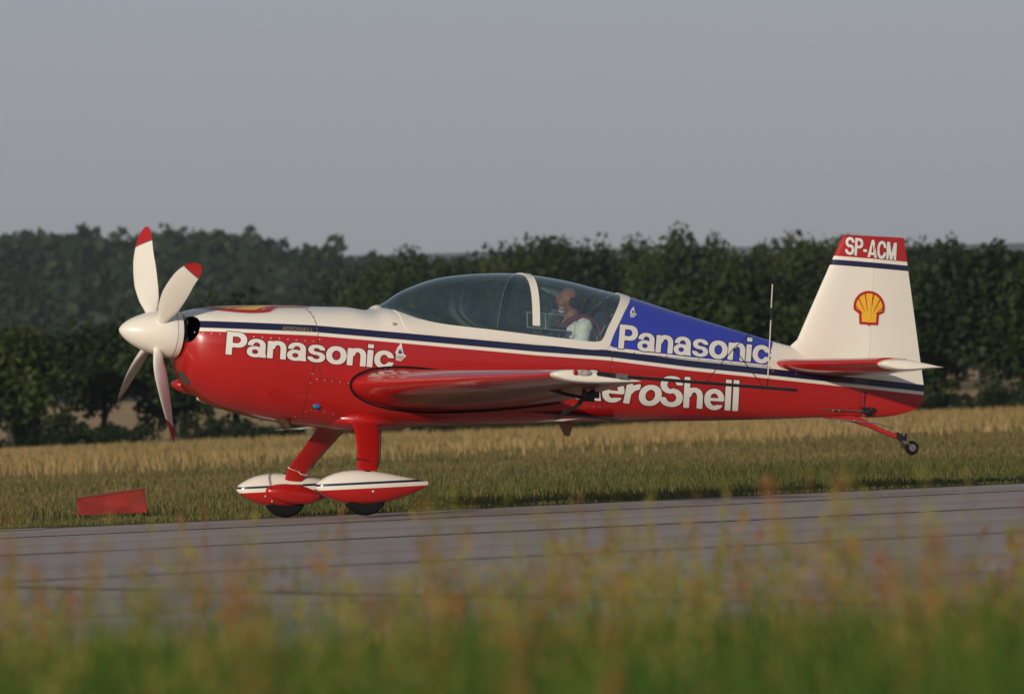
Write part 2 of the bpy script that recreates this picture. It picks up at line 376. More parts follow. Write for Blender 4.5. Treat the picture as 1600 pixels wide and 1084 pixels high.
# tall grass on the camera side
def near_grass():
    n = 64000
    d = 6.5+rng.random(n)**.9*19; x = rng.uniform(-1, 1, n)*(2.2+d*.10); y = d-60
    xyz = np.stack([x, y, np.zeros(n)], 1); keep = (-x*TS+y*TC) < NEAR_E-.25; xyz = xyz[keep]; n = len(xyz)
    pn = patchy(xyz, .9, 3)
    dd = xyz[:, 1]+60; h = np.clip((.79-.0287*dd)*(.62+.50*rng.random(n)**1.5)*(1+.45*pn+.55*patchy(xyz, 4.5, 13)), .05, .62)
    tag(obj_np('tall_grass', blades(n, xyz, h, np.full(n, .0042), .55), 4, M_FG), 'tall green grass in front, between camera and runway', 'grass', kind='stuff')
    k = 2200
    d = 9+rng.random(k)*15; x = rng.uniform(-1, 1, k)*(2.0+d*.09); y = d-60
    xyz = np.stack([x, y, np.zeros(k)], 1); keep = (-x*TS+y*TC) < NEAR_E-.25; xyz = xyz[keep]
    cl = patchy(xyz, 1.6, 8) > -.12; xyz = xyz[cl]; k = len(xyz)
    dd = xyz[:, 1]+60; hh = .79-(np.clip(250+rng.normal(0, 50, k)-150*patchy(xyz, 1.1, 4)-120*patchy(xyz, 4.0, 14), 110, 350))*dd/FPX
    st = blades(k, xyz, hh, np.full(k, .0022), .22)
    tops = st.reshape(k, 8, 3)[:, 6, :]
    V = [st]
    # seed heads: many small quads round the top third of each stalk
    hn = 26; base = np.repeat(st.reshape(k, 8, 3)[:, 3, :], hn, 0); tp = np.repeat(tops, hn, 0)
    f = rng.uniform(.15, 1.05, k*hn)[:, None]; c0 = base+(tp-base)*f; rr = .020*(1.15-f)
    c0 = c0 + rng.normal(0, 1, (k*hn, 3))*rr*np.array([1, 1, .6])
    q = rng.normal(0, 1, (k*hn, 2, 3)); q /= np.linalg.norm(q, axis=2, keepdims=True)
    a, b = q[:, 0]*.009, q[:, 1]*.004
    Q = np.stack([c0-a-b, c0+a-b, c0+a+b, c0-a+b], 1)
    red = np.repeat((patchy(xyz, 1.1, 30)+rng.normal(0, .15, k)) > .13, hn)
    tag(obj_np('grass_stalks', np.concatenate([st, Q[~red].reshape(-1, 3)]), 4, M_STALK), 'yellowing seed stalks standing above the near grass', 'grass', kind='stuff')
    tag(obj_np('sorrel_stalks', Q[red].reshape(-1, 3), 4, M_SORREL), 'rusty sorrel seed heads above the near grass', 'weeds', kind='stuff')
near_grass()

# ------------------------------------------------------------------ trees
def crown_quads(n, size, clumps, cr):
    k = len(clumps); idx = rng.integers(0, k, n)
    c = clumps[idx]; r = cr[idx][:, None]
    v = rng.normal(0, 1, (n, 3)); v /= np.linalg.norm(v, axis=1, keepdims=True)
    c = c + v*r*(rng.random((n, 1))**.4)
    a = rng.normal(0, 1, (n, 3)); a /= np.linalg.norm(a, axis=1, keepdims=True)
    b = np.cross(a, rng.normal(0, 1, (n, 3))); b /= np.linalg.norm(b, axis=1, keepdims=True)
    s = size*rng.uniform(.6, 1.2, (n, 1)); a, b = a*s, b*s*.6
    return np.stack([c-a, c-b, c+a, c+b], 1).reshape(-1, 3)
def tree_meshes(H, Wd, base, nclump, nleaf, size, seed):
    rs = np.random.default_rng(seed)
    cl = []; 
    while len(cl) < nclump:
        v = rs.uniform(-1, 1, 3)
        if np.linalg.norm(v) > .90: continue
        zz = v[2]; prof = math.sqrt(max(0, 1-zz*zz))*(1.0-.22*zz)
        th = math.atan2(v[1], v[0]); lob = 1+.22*math.sin(2*th+seed)+.15*math.sin(5*th+seed*2)
        cl.append((v[0]*Wd/2*lob*(.35+.65*prof), v[1]*Wd/2*lob*(.35+.65*prof), base+(zz+1)/2*(H-base)))
    cl = np.array(cl); cr = rs.uniform(.13, .22, nclump)*Wd
    cq = crown_quads(nleaf, size, cl, cr)
    bm = bmesh.new(); r0 = H*.028
    lean = rs.uniform(-.04, .04, 2)*H
    add_tube(bm, [(0, 0, -.3), (lean[0]*.3, lean[1]*.3, base*.6), (lean[0]*.7, lean[1]*.7, base+.2*(H-base)), (lean[0], lean[1], H*.82)], [r0*1.5, r0, r0*.75, r0*.15], 8)
    for i in range(9):
        t = cl[rs.integers(0, nclump)]; z0 = base*.75+rs.uniform(0, .35)*(H-base)
        add_tube(bm, [(lean[0]*.6, lean[1]*.6, z0), ((lean[0]+t[0])*.5, (lean[1]+t[1])*.5, (z0+t[2])*.5+.05*H), t], [r0*.5, r0*.3, r0*.08], 6)
    return cq, bm
def proto(mi, *a):
    cq, bm = tree_meshes(*a)
    oc = obj_np('crown', cq, 4, M_LEAF[mi]); ot = obj('trunk', bm, M_BARK)
    r = (oc.data, ot.data)
    bpy.data.objects.remove(oc); bpy.data.objects.remove(ot); return r
def place_tree(name, pr, x, y, s, sz, rz, label, cat, group):
    e = link(bpy.data.objects.new(name, None)); tag(e, label, cat, group)
    if group: ROWS.setdefault(group, []).append((px_at(x, y), e))
    e.location = (x, y, tz(x, y)); e.rotation_euler.z = rz; e.scale = (s, s, s*sz); e.empty_display_size = .2
    for nm, me in zip(('crown', 'trunk'), pr): link(bpy.data.objects.new(nm, me), e)
    return e
ROWS = {}
def px_at(x, y): return 800 + FPX*x/(y+60)        # photo column of a ground point
smalls = [proto(i % 3, 4.7, 4.6, .75+.2*(i % 3), 50, 5200, .17, 20+i) for i in range(6)]
bigs = [proto((i+2) % 3, 10.0, 8.8, 1.6, 64, 8500, .25, 60+i) for i in range(5)]
random.seed(5)
x = -34.0; k = 0
left_h = lambda px: np.interp(px, [-400, 0, 150, 330, 450, 700, 900, 1100, 1400, 1500, 1700, 2200], [4.7, 4.7, 4.5, 4.8, 4.6, 4.9, 4.9, 5.0, 5.0, 5.3, 5.3, 5.0])
while x < 36:
    y = 216+random.uniform(-9, 9); px = px_at(x, y); H = left_h(px)*random.uniform(.9, 1.1)
    if not (1470 < px < 1530):
        i = random.randrange(6)
        place_tree('orchard_tree', smalls[i], x, y, H/4.7, random.uniform(.94, 1.06), random.uniform(0, 6.3),
               'low bushy roadside tree with a short trunk in the dark row behind the meadow', 'tree', 'low trees in the row behind the meadow')
    x += random.uniform(1.7, 2.9); k += 1
# bushes in the dry grass
bush = [proto(2, 1.25, 1.7, .1, 22, 1100, .09, 90+i) for i in range(2)]
for px, dp, s, lab in ((160, 262, .75, 'small round bush in the dry grass left of the propeller'), (60, 268, 1.0, 'low dark bush at the left picture edge under the trees'),
                       (690, 225, .85, 'dark green bush showing under the belly behind the main wheels'), (760, 232, .8, 'right one of two dark bushes behind the main wheels'), (905, 215, .55, 'small bush below the belly antenna'),
                       (960, 240, .9, 'wide bush below the rear fuselage lettering'), (1130, 250, .9, 'bush below the rear fuselage, left of the tail wheel'), (1330, 262, 1.0, 'bush behind the tail spring'), (1560, 245, .9, 'bush at the right picture edge')):
    xx = (px-800)*dp/FPX
    place_tree('bush', bush[random.randrange(2)], xx, dp-60, s, .9, random.uniform(0, 6), lab, 'bush', None)
for i in range(44):
    dp = random.uniform(250, 300); px = -150+1950*(i+random.random())/44; xx = (px-800)*dp/FPX
    place_tree('bush', bush[random.randrange(2)], xx, dp-60, random.uniform(.5, 1.15), random.uniform(.7, 1.0), random.uniform(0, 6), 'bush', 'bush', 'bushes under the front tree row')
# tall trees behind, right of the hill
for (px, top, dp, wsc) in ((600, 406, 470, .85), (655, 400, 455, .9), (708, 390, 450, .8), (770, 399, 470, .85), (842, 386, 450, .8), (905, 362, 430, .95), (945, 382, 445, .7), (1012, 392, 440, .7),
                      (1066, 353, 425, .9), (1112, 366, 440, .75), (1163, 396, 460, .8), (1212, 376, 445, .75), (1256, 356, 430, .75), (1320, 398, 460, .9), (1380, 402, 450, .95), (1445, 366, 425, .9),
                      (1492, 368, 430, .8), (1545, 388, 445, .8), (1600, 404, 460, .8), (1660, 374, 440, 1.), (1730, 372, 450, 1.), (1810, 385, 440, 1.), (1900, 378, 450, 1.), (2000, 388, 450, 1.)):
    hor = 640.4-(px-800)*.041; xx = (px-800)*dp/FPX; z0 = tz(xx, dp-60)
    H = (.79+(hor-top)*dp/FPX - z0)*.95
    place_tree('tall_tree', bigs[random.randrange(5)], xx, dp-60, wsc*.62*H/8.2*1.15, 1/(wsc*.62*1.15)*8.2/10.0, random.uniform(0, 6.3),
               'tall dark broadleaf tree standing up behind the low row', 'tree', 'tall trees on the skyline right of the hill')
for px in list(range(575, 2050, 62)):
    dp = 500+random.uniform(-15, 15); hor = 640.4-(px-800)*.041; xx = (px-800)*dp/FPX; z0 = tz(xx, dp-60); H = (.79+(hor-np.interp(px, [575, 2050], [424, 418]))*dp/FPX - z0)
    place_tree('tall_tree', bigs[random.randrange(5)], xx, dp-60, .88*random.uniform(.85, 1.1)*H/8.2, random.uniform(.95, 1.1), random.uniform(0, 6.3), 'tree', 'tree', 'trees filling the gaps behind the tall trees')
ORD = 'first second third fourth fifth sixth seventh eighth ninth tenth eleventh twelfth thirteenth fourteenth fifteenth sixteenth seventeenth eighteenth nineteenth twentieth'.split()+['twenty-'+w for w in 'first second third fourth fifth sixth seventh eighth ninth'.split()]+['thirtieth']+['thirty-'+w for w in 'first second third fourth fifth sixth seventh eighth ninth'.split()]+['fortieth']
LAB = {'low trees in the row behind the meadow': 'low bushy tree in the front row behind the meadow', 'bushes under the front tree row': 'low bush in the undergrowth below the front tree row', 'tall trees on the skyline right of the hill': 'tall dark broadleaf tree on the skyline', 'trees filling the gaps behind the tall trees': 'hazier tree in the rearmost row'}
for g_, lst in ROWS.items():
    lst.sort(key=lambda t: t[0]); ins = [e for p_, e in lst if 0 < p_ < 1600]
    for p_, e in lst:
        if e in ins: e['label'] = LAB[g_]+', '+(ORD[ins.index(e)] if ins.index(e) < len(ORD) else 'last')+' from the left'
        else: e['label'] = LAB[g_]+', outside the '+('left' if p_ <= 0 else 'right')+' picture edge'
# wooded hill: reads as one mass
def forest(name, label, pts, rad_, nq, size, mat):
    out = []
    for (x, y, z, s) in pts:
        cl = np.array([(x, y, z+rad_*s*.9)]) + rng.normal(0, .33, (7, 3))*rad_*s
        out.append(crown_quads(nq, size*s, cl, np.full(7, .55*rad_*s)))
    tag(obj_np(name, np.concatenate(out), 4, mat), label, 'forest', kind='stuff')
pts = []
for i in range(2000):
    d = random.uniform(840, 1420); x = random.uniform(-.115, .115)*d
    pts.append((x, d-60, tz(x, d-60), random.uniform(.75, 1.25)))
forest('hillside_forest', 'hazy wood covering the hill behind the tree row', pts, 3.2, 75, 1.05, M_FOREST)
# woods behind the photographer, mirrored in the canopy
pts = []
for i in range(420):
    x = random.uniform(-190, 190); pts.append((x, -260-random.uniform(0, 40)-abs(x)*.1, 0, random.uniform(.85, 1.25)))
forest('wood_behind_camera', 'wood on the near side of the airfield, seen mirrored in the canopy', pts, 7.5, 160, 1.9, M_FOREST)

# ------------------------------------------------------------------ haze
bm = bmesh.new(); add_box(bm, (0, 3470, 82), (5600, 8100, 168))
m = bpy.data.materials.new('summer_haze'); m.use_nodes = True; nt = m.node_tree; nt.nodes.clear()
o_ = nd(nt, 'ShaderNodeOutputMaterial'); pv = nd(nt, 'ShaderNodeVolumePrincipled'); pv.inputs['Color'].default_value = (.74, .87, 1, 1); pv.inputs['Density'].default_value = HAZE; pv.inputs['Anisotropy'].default_value = 0
nt.links.new(pv.outputs[0], o_.inputs['Volume'])
hz_ = tag(obj('haze', bm, m, smooth=False), kind='stuff')

# ------------------------------------------------------------------ red marker board
bd = link(bpy.data.objects.new('marker_board', None)); tag(bd, 'low red slanted marker board lying in the grass beyond the runway, left of the aircraft', 'marker')
bx = (166-800)*65.5/FPX; bd.location = (bx, 5.6, 0); bd.rotation_euler.z = rad(8)
M_BRD = simple('faded_red_board', (.27, .022, .014), .55, var=.3, scale=5)
bm = bmesh.new()
add_loft(bm, [[(-.29, 0, .03), (-.29, .30, .03), (-.29, .26, .165), (-.29, .22, .17)], [(.30, 0, .03), (.30, .30, .03), (.30, .26, .225), (.30, .22, .23)]])
bmesh.ops.bevel(bm, geom=list(bm.edges), offset=.006, segments=1, affect='EDGES')
obj('panel', bm, M_BRD, bd, smooth=False)
bm = bmesh.new(); add_loft(bm, [[(-.30, .21, .17), (-.30, .27, .166), (-.30, .27, .182), (-.30, .21, .186)], [(.31, .21, .23), (.31, .27, .226), (.31, .27, .242), (.31, .21, .246)]])
obj('top_rail', bm, simple('dark_red_rail', (.12, .02, .015), .6), bd, smooth=False)
for xx in (-.22, .22):
    bm = bmesh.new(); add_box(bm, (xx, .15, .01), (.03, .26, .06)); obj('foot', bm, M_BLACK, bd, smooth=False)

# ================================================================== AIRCRAFT
plane = bpy.data.objects.new('aerobatic_aircraft', None); link(plane); plane.matrix_world = PLANE; plane.empty_display_size = .3
tag(plane, 'red, white and blue low-wing propeller aircraft rolling tail-up along the far runway edge', 'aircraft')

# --- skin: superellipse sections, hood and canopy blended
TOPP = [(300,484),(330,480),(400,478),(470,479),(530,480),(590,480),(605,470),(620,459),(650,445),(680,435),(720,429),(760,426.5),(805,427),(840,431),(880,438),(920,448),(960,458),(1000,470),(1050,486),(1100,501),(1150,516),(1200,531),(1240,542),(1290,552),(1345,562)]
BOTP = [(300,612),(330,632),(370,645),(420,657),(470,664),(540,671),(600,668),(700,666),(800,664),(900,660),(1000,658),(1100,657),(1200,655),(1290,652),(1345,651)]
tp = [P(*q) for q in TOPP]; bp = [P(*q) for q in BOTP]
TX = [.50, .53, .56]+[v.x for v in tp[1:]]; TZ = [.165, .182, .193]+[v.z for v in tp[1:]]
BX = [.50, .53, .57]+[v.x for v in bp]; BZ = [-.27, -.34, -.40]+[v.z for v in bp]
def smooth_interp(X, Y):
    X, Y = np.array(X, float), np.array(Y, float)
    m = np.gradient(Y, X)
    def f(x):
        i = int(np.clip(np.searchsorted(X, x)-1, 0, len(X)-2)); h = X[i+1]-X[i]; t = min(1, max(0, (x-X[i])/h))
        a, b = 2*t**3-3*t*t+1, t**3-2*t*t+t
        return a*Y[i]+b*h*m[i]+(1-a)*Y[i+1]+(t**3-t*t)*h*m[i+1]
    return f
ztf, zbf = smooth_interp(TX, TZ), smooth_interp(BX, BZ)
wf = smooth_interp([.5, .56, .65, .8, 1.1, 1.5, 2.0, 2.6, 3.3, 4.0, 4.6, 5.2, 5.8, 6.2, 6.42], [.235, .29, .335, .375, .415, .43, .435, .43, .42, .385, .315, .225, .13, .075, .045])
zwf = smooth_interp([.5, 1.0, 2.0, 4.0, 5.5, 6.42], [-.03, -.08, -.08, -.03, .03, .02])
def hood(x): return 9. if x < 2.13 else float(np.interp(x, [2.13, 2.2, 2.35, 2.8, 3.3, 4.0, 4.4, 5.0, 5.7, 6.42], [.337, .337, .330, .315, .30, .27, .25, .22, .19, .15]))
wcf = smooth_interp([2.1, 2.2, 2.35, 2.6, 3.0, 3.4, 3.8, 4.2, 4.6, 5.2, 5.8, 6.42], [.17, .21, .265, .33, .378, .39, .372, .335, .28, .18, .07, .03])
NA = 96
def section(x, off=0.):
    zt, zb, w, zw = ztf(x), zbf(x), wf(x), zwf(x); zd = min(hood(x), zt); wc = wcf(x)
    nb = float(np.interp(x, [.5, .9, 2, 6], [2.0, 2.3, 2.9, 2.8])); nt = float(np.interp(x, [.5, .9, 2.2, 3.2, 4.6, 6], [2.0, 2.3, 2.8, 3.3, 2.6, 2.4]))
    nc = float(np.interp(x, [2.1, 2.6, 3.2, 4.0, 4.6, 5.6], [2.1, 2.5, 2.9, 2.6, 2.1, 2.0]))
    ring = []
    for k in range(NA):
        t = 2*math.pi*k/NA; c, s = math.cos(t), math.sin(t)
        if s >= 0:
            r = 1/((abs(c)/w)**nt + (s/(zd-zw))**nt)**(1/nt)
            if x > 2.1:
                rc = 1/((abs(c)/wc)**nc + (s/(zt-zw))**nc)**(1/nc)
                r = (r**14+rc**14)**(1/14) if rc < r*3 and r < rc*3 else max(r, rc)
        else: r = 1/((abs(c)/w)**nb + (-s/(zw-zb))**nb)**(1/nb)
        r += off; ring.append(Vector((x, c*r, zw+s*r)))
    return ring
stations = [.5, .51, .525, .545, .57, .6, .635]+list(np.arange(.68, 6.41, .04))+[6.415]
def skin_bm(off=0., st=stations):
    bm = bmesh.new(); add_loft(bm, [section(x, off) for x in st]); bmesh.ops.recalc_face_normals(bm, faces=bm.faces); return bm
bm = skin_bm(); SKIN = BVHTree.FromBMesh(bm)

# stripe heights sampled on the flank
STR = [(301,501),(489,508),(630,520),(685,525),(841,539),(951,547),(1075,562.6),(1203,575.7),(1298,586),(1344,591),(1441,601)]
def hit(px, py, bvh=None, ox=0):
    h = (bvh or SKIN).ray_cast(CAML, (M3T @ ray(px, py)).normalized())
    return h[0]
sx, sz = [], []
for q in STR:
    h = hit(*q) if q[0] < 1340 else P(*q)
    if h is None: h = P(*q)
    sx.append(h.x); sz.append(h.z)
def stripe(x): return float(np.interp(x, [sx[0]-.2]+sx, [sz[0]+.012]+sz))
T1, T2 = P(1300, 414), P(1415, 423.5)
xl0, xl1 = P(956, 546, -.36), P(979, 462, 0); xr0, xr1 = P(1198, 577, -.2), P(1207, 532, 0)
def paint_attrs(me, fin=False):
    n = len(me.vertices); co = np.empty(n*3, np.float32); me.vertices.foreach_get('co', co); co = co.reshape(-1, 3)
    s = np.array([z-stripe(x) for x, y, z in co], np.float32)
    if fin:
        b = np.full(n, -1, np.float32); t = np.array([z-(T1.z+(T2.z-T1.z)*(x-T1.x)/(T2.x-T1.x)) for x, y, z in co], np.float32)
    else:
        t = np.full(n, -1, np.float32)
        xl = lambda z: xl0.x+(xl1.x-xl0.x)*(z-xl0.z)/(xl1.z-xl0.z); xr = lambda z: xr0.x+(xr1.x-xr0.x)*(z-xr0.z)/(xr1.z-xr0.z)
        xlz = sorted([(v.z, v.x) for v in (P(980,462,0), P(978,475,-.15), P(974,492,-.27), P(962,520,-.36), P(954,543,-.40), P(948,556,-.40))]); xl = lambda z: float(np.interp(z, [a for a, _ in xlz], [c for _, c in xlz]))-.01
        b = np.array([min(q-.027, x-xl(z), xr(z)-x) for (x, y, z), q in zip(co, s)], np.float32)
    for nme, arr in (('stripe', s), ('blue', b), ('top', t)):
        a = me.attributes.new(nme, 'FLOAT', 'POINT'); a.data.foreach_set('value', arr)

def prism(poly, y0=-.8, y1=.8, mi=1):
    bm = bmesh.new(); A = [bm.verts.new((p.x, y0, p.z)) for p in poly]; B = [bm.verts.new((p.x, y1, p.z)) for p in poly]
    bm.faces.new(A); bm.faces.new(B[::-1])
    for i in range(len(A)): bm.faces.new((A[i], A[(i+1) % len(A)], B[(i+1) % len(A)], B[i]))
    bmesh.ops.recalc_face_normals(bm, faces=bm.faces)
    for f in bm.faces: f.material_index = mi
    return bm
def tmp(bm, mats=()):
    me = bpy.data.meshes.new('tmp'); bm.to_mesh(me); bm.free(); setmat(me, mats); return link(bpy.data.objects.new('tmp', me))
def boolean(o, cutters, ops):
    for c, op in zip(cutters, ops):
        md = o.modifiers.new('b', 'BOOLEAN'); md.object = c; md.operation = op; md.solver = 'EXACT'
    dg = bpy.context.evaluated_depsgraph_get(); me = bpy.data.meshes.new_from_object(o.evaluated_get(dg))
    o.modifiers.clear(); old = o.data; o.data = me; return me
def kill(*os):
    for o in os: bpy.data.objects.remove(o)
def smoothline(pts, n=4):
    pts = [Vector(p) for p in pts]; out = []
    for i in range(len(pts)-1):
        p0, p1, p2, p3 = pts[max(i-1, 0)], pts[i], pts[i+1], pts[min(i+2, len(pts)-1)]
        for k in range(n):
            t = k/n; out.append(.5*((2*p1)+(p2-p0)*t+(2*p0-5*p1+4*p2-p3)*t*t+(3*p1-p0-3*p2+p3)*t**3))
    return out+[pts[-1]]
glass_line = smoothline([P(588,481.5,0), P(606,484,-.1), P(630,492,-.2), P(662,500,-.32), P(700,507,-.37), P(760,514,-.39), P(850,525,-.40), P(915,532.5,-.39), P(934,533.5,-.385), P(944,529,-.38), P(953,510,-.36), P(963,487,-.29), P(967,472,-.2), P(963,458.5,0)])
ztop = Vector((4.12, 0, 1.0)); glass_poly = glass_line+[ztop, Vector((2.0, 0, 1.0))]
frame_line = smoothline([P(583,481,0), P(603,483,-.08), P(617,490,-.2), P(628,507,-.34), P(643,518,-.38), P(700,524,-.40), P(779,531,-.41), P(904,544.5,-.41), P(940,546,-.4), P(952,543,-.39), P(962,520,-.36), P(975,490,-.28), P(980,473,-.15), P(979,461.5,0)])
frame_poly = frame_line+[Vector((4.24, 0, 1.0)), Vector((1.95, 0, 1.0))]

# solid skin -> hollow body with cockpit and intake openings
bm = skin_bm(); body = tmp(bm, (M_LIV, M_DARK))
inner = skin_bm(-.014, stations[2:-1]); 
for f in inner.faces: f.material_index = 1
inner = tmp(inner, (M_LIV, M_DARK)); gp = tmp(prism(glass_poly), (M_LIV, M_DARK))
bm = bmesh.new()
for s in (-1, 1): add_ell(bm, (.49, s*.215, .045), (.105, .105, .12))
for f in bm.faces: f.material_index = 1
intake = tmp(bm, (M_LIV, M_DARK))
me = boolean(body, [inner, gp, intake], ['DIFFERENCE']*3)
body.name = 'fuselage'; me.name = 'fuselage'; paint_attrs(me); sharp(me, 40); body.parent = plane
# glass
g = skin_bm(-.005); gl = tmp(g, (M_GLASS, M_DARK)); boolean(gl, [gp], ['INTERSECT'])
bm = bmesh.new(); bm.from_mesh(gl.data); bmesh.ops.delete(bm, geom=[f for f in bm.faces if f.material_index == 1], context='FACES')
bm.to_mesh(gl.data); bm.free(); gl.name = 'canopy_glass'; sharp(gl.data, 60); gl.parent = plane
# frame (rim) round the glass, a few mm proud of the skin
fr = tmp(skin_bm(.006), (M_WHITE, M_DARK)); fi = tmp(skin_bm(-.012), (M_WHITE, M_DARK)); fp = tmp(prism(frame_poly, mi=0), (M_WHITE,)); gp2 = tmp(prism(glass_poly, -.9, .9, 0), (M_WHITE,))
boolean(fr, [fi, fp, gp2], ['DIFFERENCE', 'INTERSECT', 'DIFFERENCE'])
fr.name = 'canopy_frame'; sharp(fr.data, 40); fr.parent = plane
kill(inner, gp, intake, fi, fp, gp2)
# canopy bow
bm = bmesh.new(); rr = []
bow = []
for k in range(NA//2+1):
    ring = []
    t = k/(NA//2)
    for (dx, off) in ((0, .004), (.062, .004), (.062, -.005), (0, -.005)):
        zt_here = None; x0 = 3.335+dx
        s = section(x0, off)[k % NA]; x1 = x0+.10*max(0, (ztf(x0)-s.z))*0
        ring.append(section(x0, off)[k % NA])
    if ring[0].z > .262: bow.append(ring)
add_loft(bm, bow)
for f in bm.faces:
    if (f.calc_center_median()-Vector((3.366, 0, .2))).dot(f.normal) < -.02 or len(f.verts) > 4: f.material_index = 0
b_ = obj('canopy_bow', bm, (M_WHITE, M_BLACK), plane, ang=30)
for f in b_.data.polygons:
    c_ = f.center-Vector((3.366, 0, .2)); c_.x = 0
    if f.normal.dot(c_.normalized()) < -.3: f.material_index = 1

# --- sign shapes as implicit outlines, meshed on a grid and laid onto the skin
def rect(x0, y0, x1, y1): return lambda x, y: np.maximum(np.maximum(x0-x, x-x1), np.maximum(y0-y, y-y1))
def ell(cx, cy, rx, ry, n=2.0): return lambda x, y: ((np.abs((x-cx)/rx)**n+np.abs((y-cy)/ry)**n)**(1/n)-1)*min(rx, ry)
def uni(*f): return lambda x, y: np.minimum.reduce([g(x, y) for g in f])
def cut(a, *b): return lambda x, y: np.maximum.reduce([a(x, y)]+[-g(x, y) for g in b])
def isec(*f): return lambda x, y: np.maximum.reduce([g(x, y) for g in f])
def conv(*pts):
    def f(x, y):
        r = None
        for (ax, ay), (bx, by) in zip(pts, pts[1:]+pts[:1]):
            l = math.hypot(bx-ax, by-ay); d = ((bx-ax)*(y-ay)-(by-ay)*(x-ax))/-l
            r = d if r is None else np.maximum(r, d)
        return r
    return f        # points anticlockwise
def polysdf(pts):
    def f(x, y):
        d = np.full(np.shape(x), 1e9); ins = np.zeros(np.shape(x), bool)
        for (ax, ay), (bx, by) in zip(pts, pts[1:]+pts[:1]):
            ex, ey = bx-ax, by-ay; t = np.clip(((x-ax)*ex+(y-ay)*ey)/(ex*ex+ey*ey), 0, 1)
            d = np.minimum(d, np.hypot(x-ax-t*ex, y-ay-t*ey))
            c = ((ay > y) != (by > y)) & (x < (bx-ax)*(y-ay)/((by-ay) if by != ay else 1e-9)+ax); ins ^= c
        return np.where(ins, -d, d)
    return f
def ring(cx, cy, rx, ry, ix, iy, n=2.2, m=2.0): return cut(ell(cx, cy, rx, ry, n), ell(cx, cy, ix, iy, m))
def narch(w=.92, st=.28):
    c = (w)/2+.04; return uni(rect(0, 0, st, .98), rect(w-st, 0, w, .62), isec(cut(ell(c, .55, w-c, .47, 2.3), ell(c, .55, w-c-st, .24, 2)), rect(.1, .55, 2, 2)))
def G_s(w=.86, h=1.0, tv=.2, ts=.26):
    r1, r2 = h*.29, h*.30; a = ring(w/2, h-r1, w/2-.02, r1, w/2-.02-ts, r1-tv*.92); b = ring(w/2, r2, w/2, r2, w/2-ts, r2-tv*.92)
    return uni(cut(a, rect(w*.5, -1, 3, h-r1*1.0)), cut(b, rect(-1, r2*1.0, w*.5, 3)))
def glyph(ch, cap):
    if ch == 'P': return uni(rect(0, 0, .3, cap), cut(uni(rect(.1, cap-.86, .55, cap), ell(.55, cap-.43, .45, .43, 2.2)), uni(rect(.2, cap-.62, .52, cap-.24), ell(.5, cap-.43, .20, .19)))), 1.02
    if ch == 'a': return uni(isec(ring(.46, .63, .44, .40, .17, .20), rect(0, .64, 2, 2)), rect(.62, .12, .90, .66), conv((.64, 0), (.95, 0), (.90, .3), (.62, .3)),
                             isec(ring(.40, .295, .40, .315, .15, .13), rect(-1, -1, .70, 2))), .99
    if ch == 'n': return narch(), .97
    if ch == 'h': return uni(narch(), rect(0, 0, .28, cap)), .99
    if ch == 's': return G_s(), .90
    if ch == 'S': return G_s(1.12, cap, .25, .32), 1.16
    if ch == 'o': return ring(.5, .5, .5, .52, .21, .28), 1.03
    if ch == 'e': return uni(cut(ring(.48, .5, .48, .52, .20, .30), rect(.45, .24, 2, .44)), rect(.15, .42, .94, .57)), 1.0
    if ch == 'c': return cut(ring(.48, .5, .48, .52, .20, .28), rect(.5, .38, 2, .62)), .96
    if ch == 'i': return uni(rect(0, 0, .28, .98), rect(0, cap-.22, .28, cap)), .35
    if ch == 'l': return rect(0, 0, .28, cap), .37
    if ch == 'r': return uni(rect(0, 0, .28, .98), isec(cut(ell(.62, .42, .50, .58, 2.2), ell(.66, .40, .36, .33)), rect(.1, .5, .62, 2))), .62
    if ch == 'A': return cut(conv((0, 0), (1.16, 0), (.74, cap), (.42, cap)), conv((.30, -.1), (.86, -.1), (.80, .22), (.36, .22)), conv((.44, .45), (.72, .45), (.58, cap*.80))), 1.14
    if ch == 'M': return uni(rect(0, 0, .28, cap), rect(.92, 0, 1.2, cap), conv((.46, 0), (.74, 0), (.36, cap), (.0, cap)), conv((.46, 0), (.74, 0), (1.2, cap), (.84, cap))), 1.26
    if ch == 'C': return cut(ring(.56, cap/2, .56, cap/2+.02, .27, cap/2-.24, 2.3), rect(.6, cap*.38, 3, cap*.62)), 1.14
    if ch == '-': return rect(.02, .40, .48, .64), .56
    if ch == 'E': return uni(rect(0, 0, .3, cap), rect(0, 0, .95, .24), rect(0, cap-.24, .95, cap), rect(0, cap/2-.12, .88, cap/2+.12)), 1.0
    if ch == 'R': return uni(glyph('P', cap)[0], conv((.62, 0), (.98, 0), (.72, cap-.7), (.42, cap-.7))), 1.06
    if ch == 'O': return ring(.6, cap/2, .6, cap/2+.02, .3, cap/2-.24, 2.3), 1.24
    if ch == 'H': return uni(rect(0, 0, .3, cap), rect(.8, 0, 1.1, cap), rect(0, cap/2-.13, 1.1, cap/2+.13)), 1.16
    if ch == 'L': return uni(rect(0, 0, .3, cap), rect(0, 0, .9, .25)), .94
    return None, .4
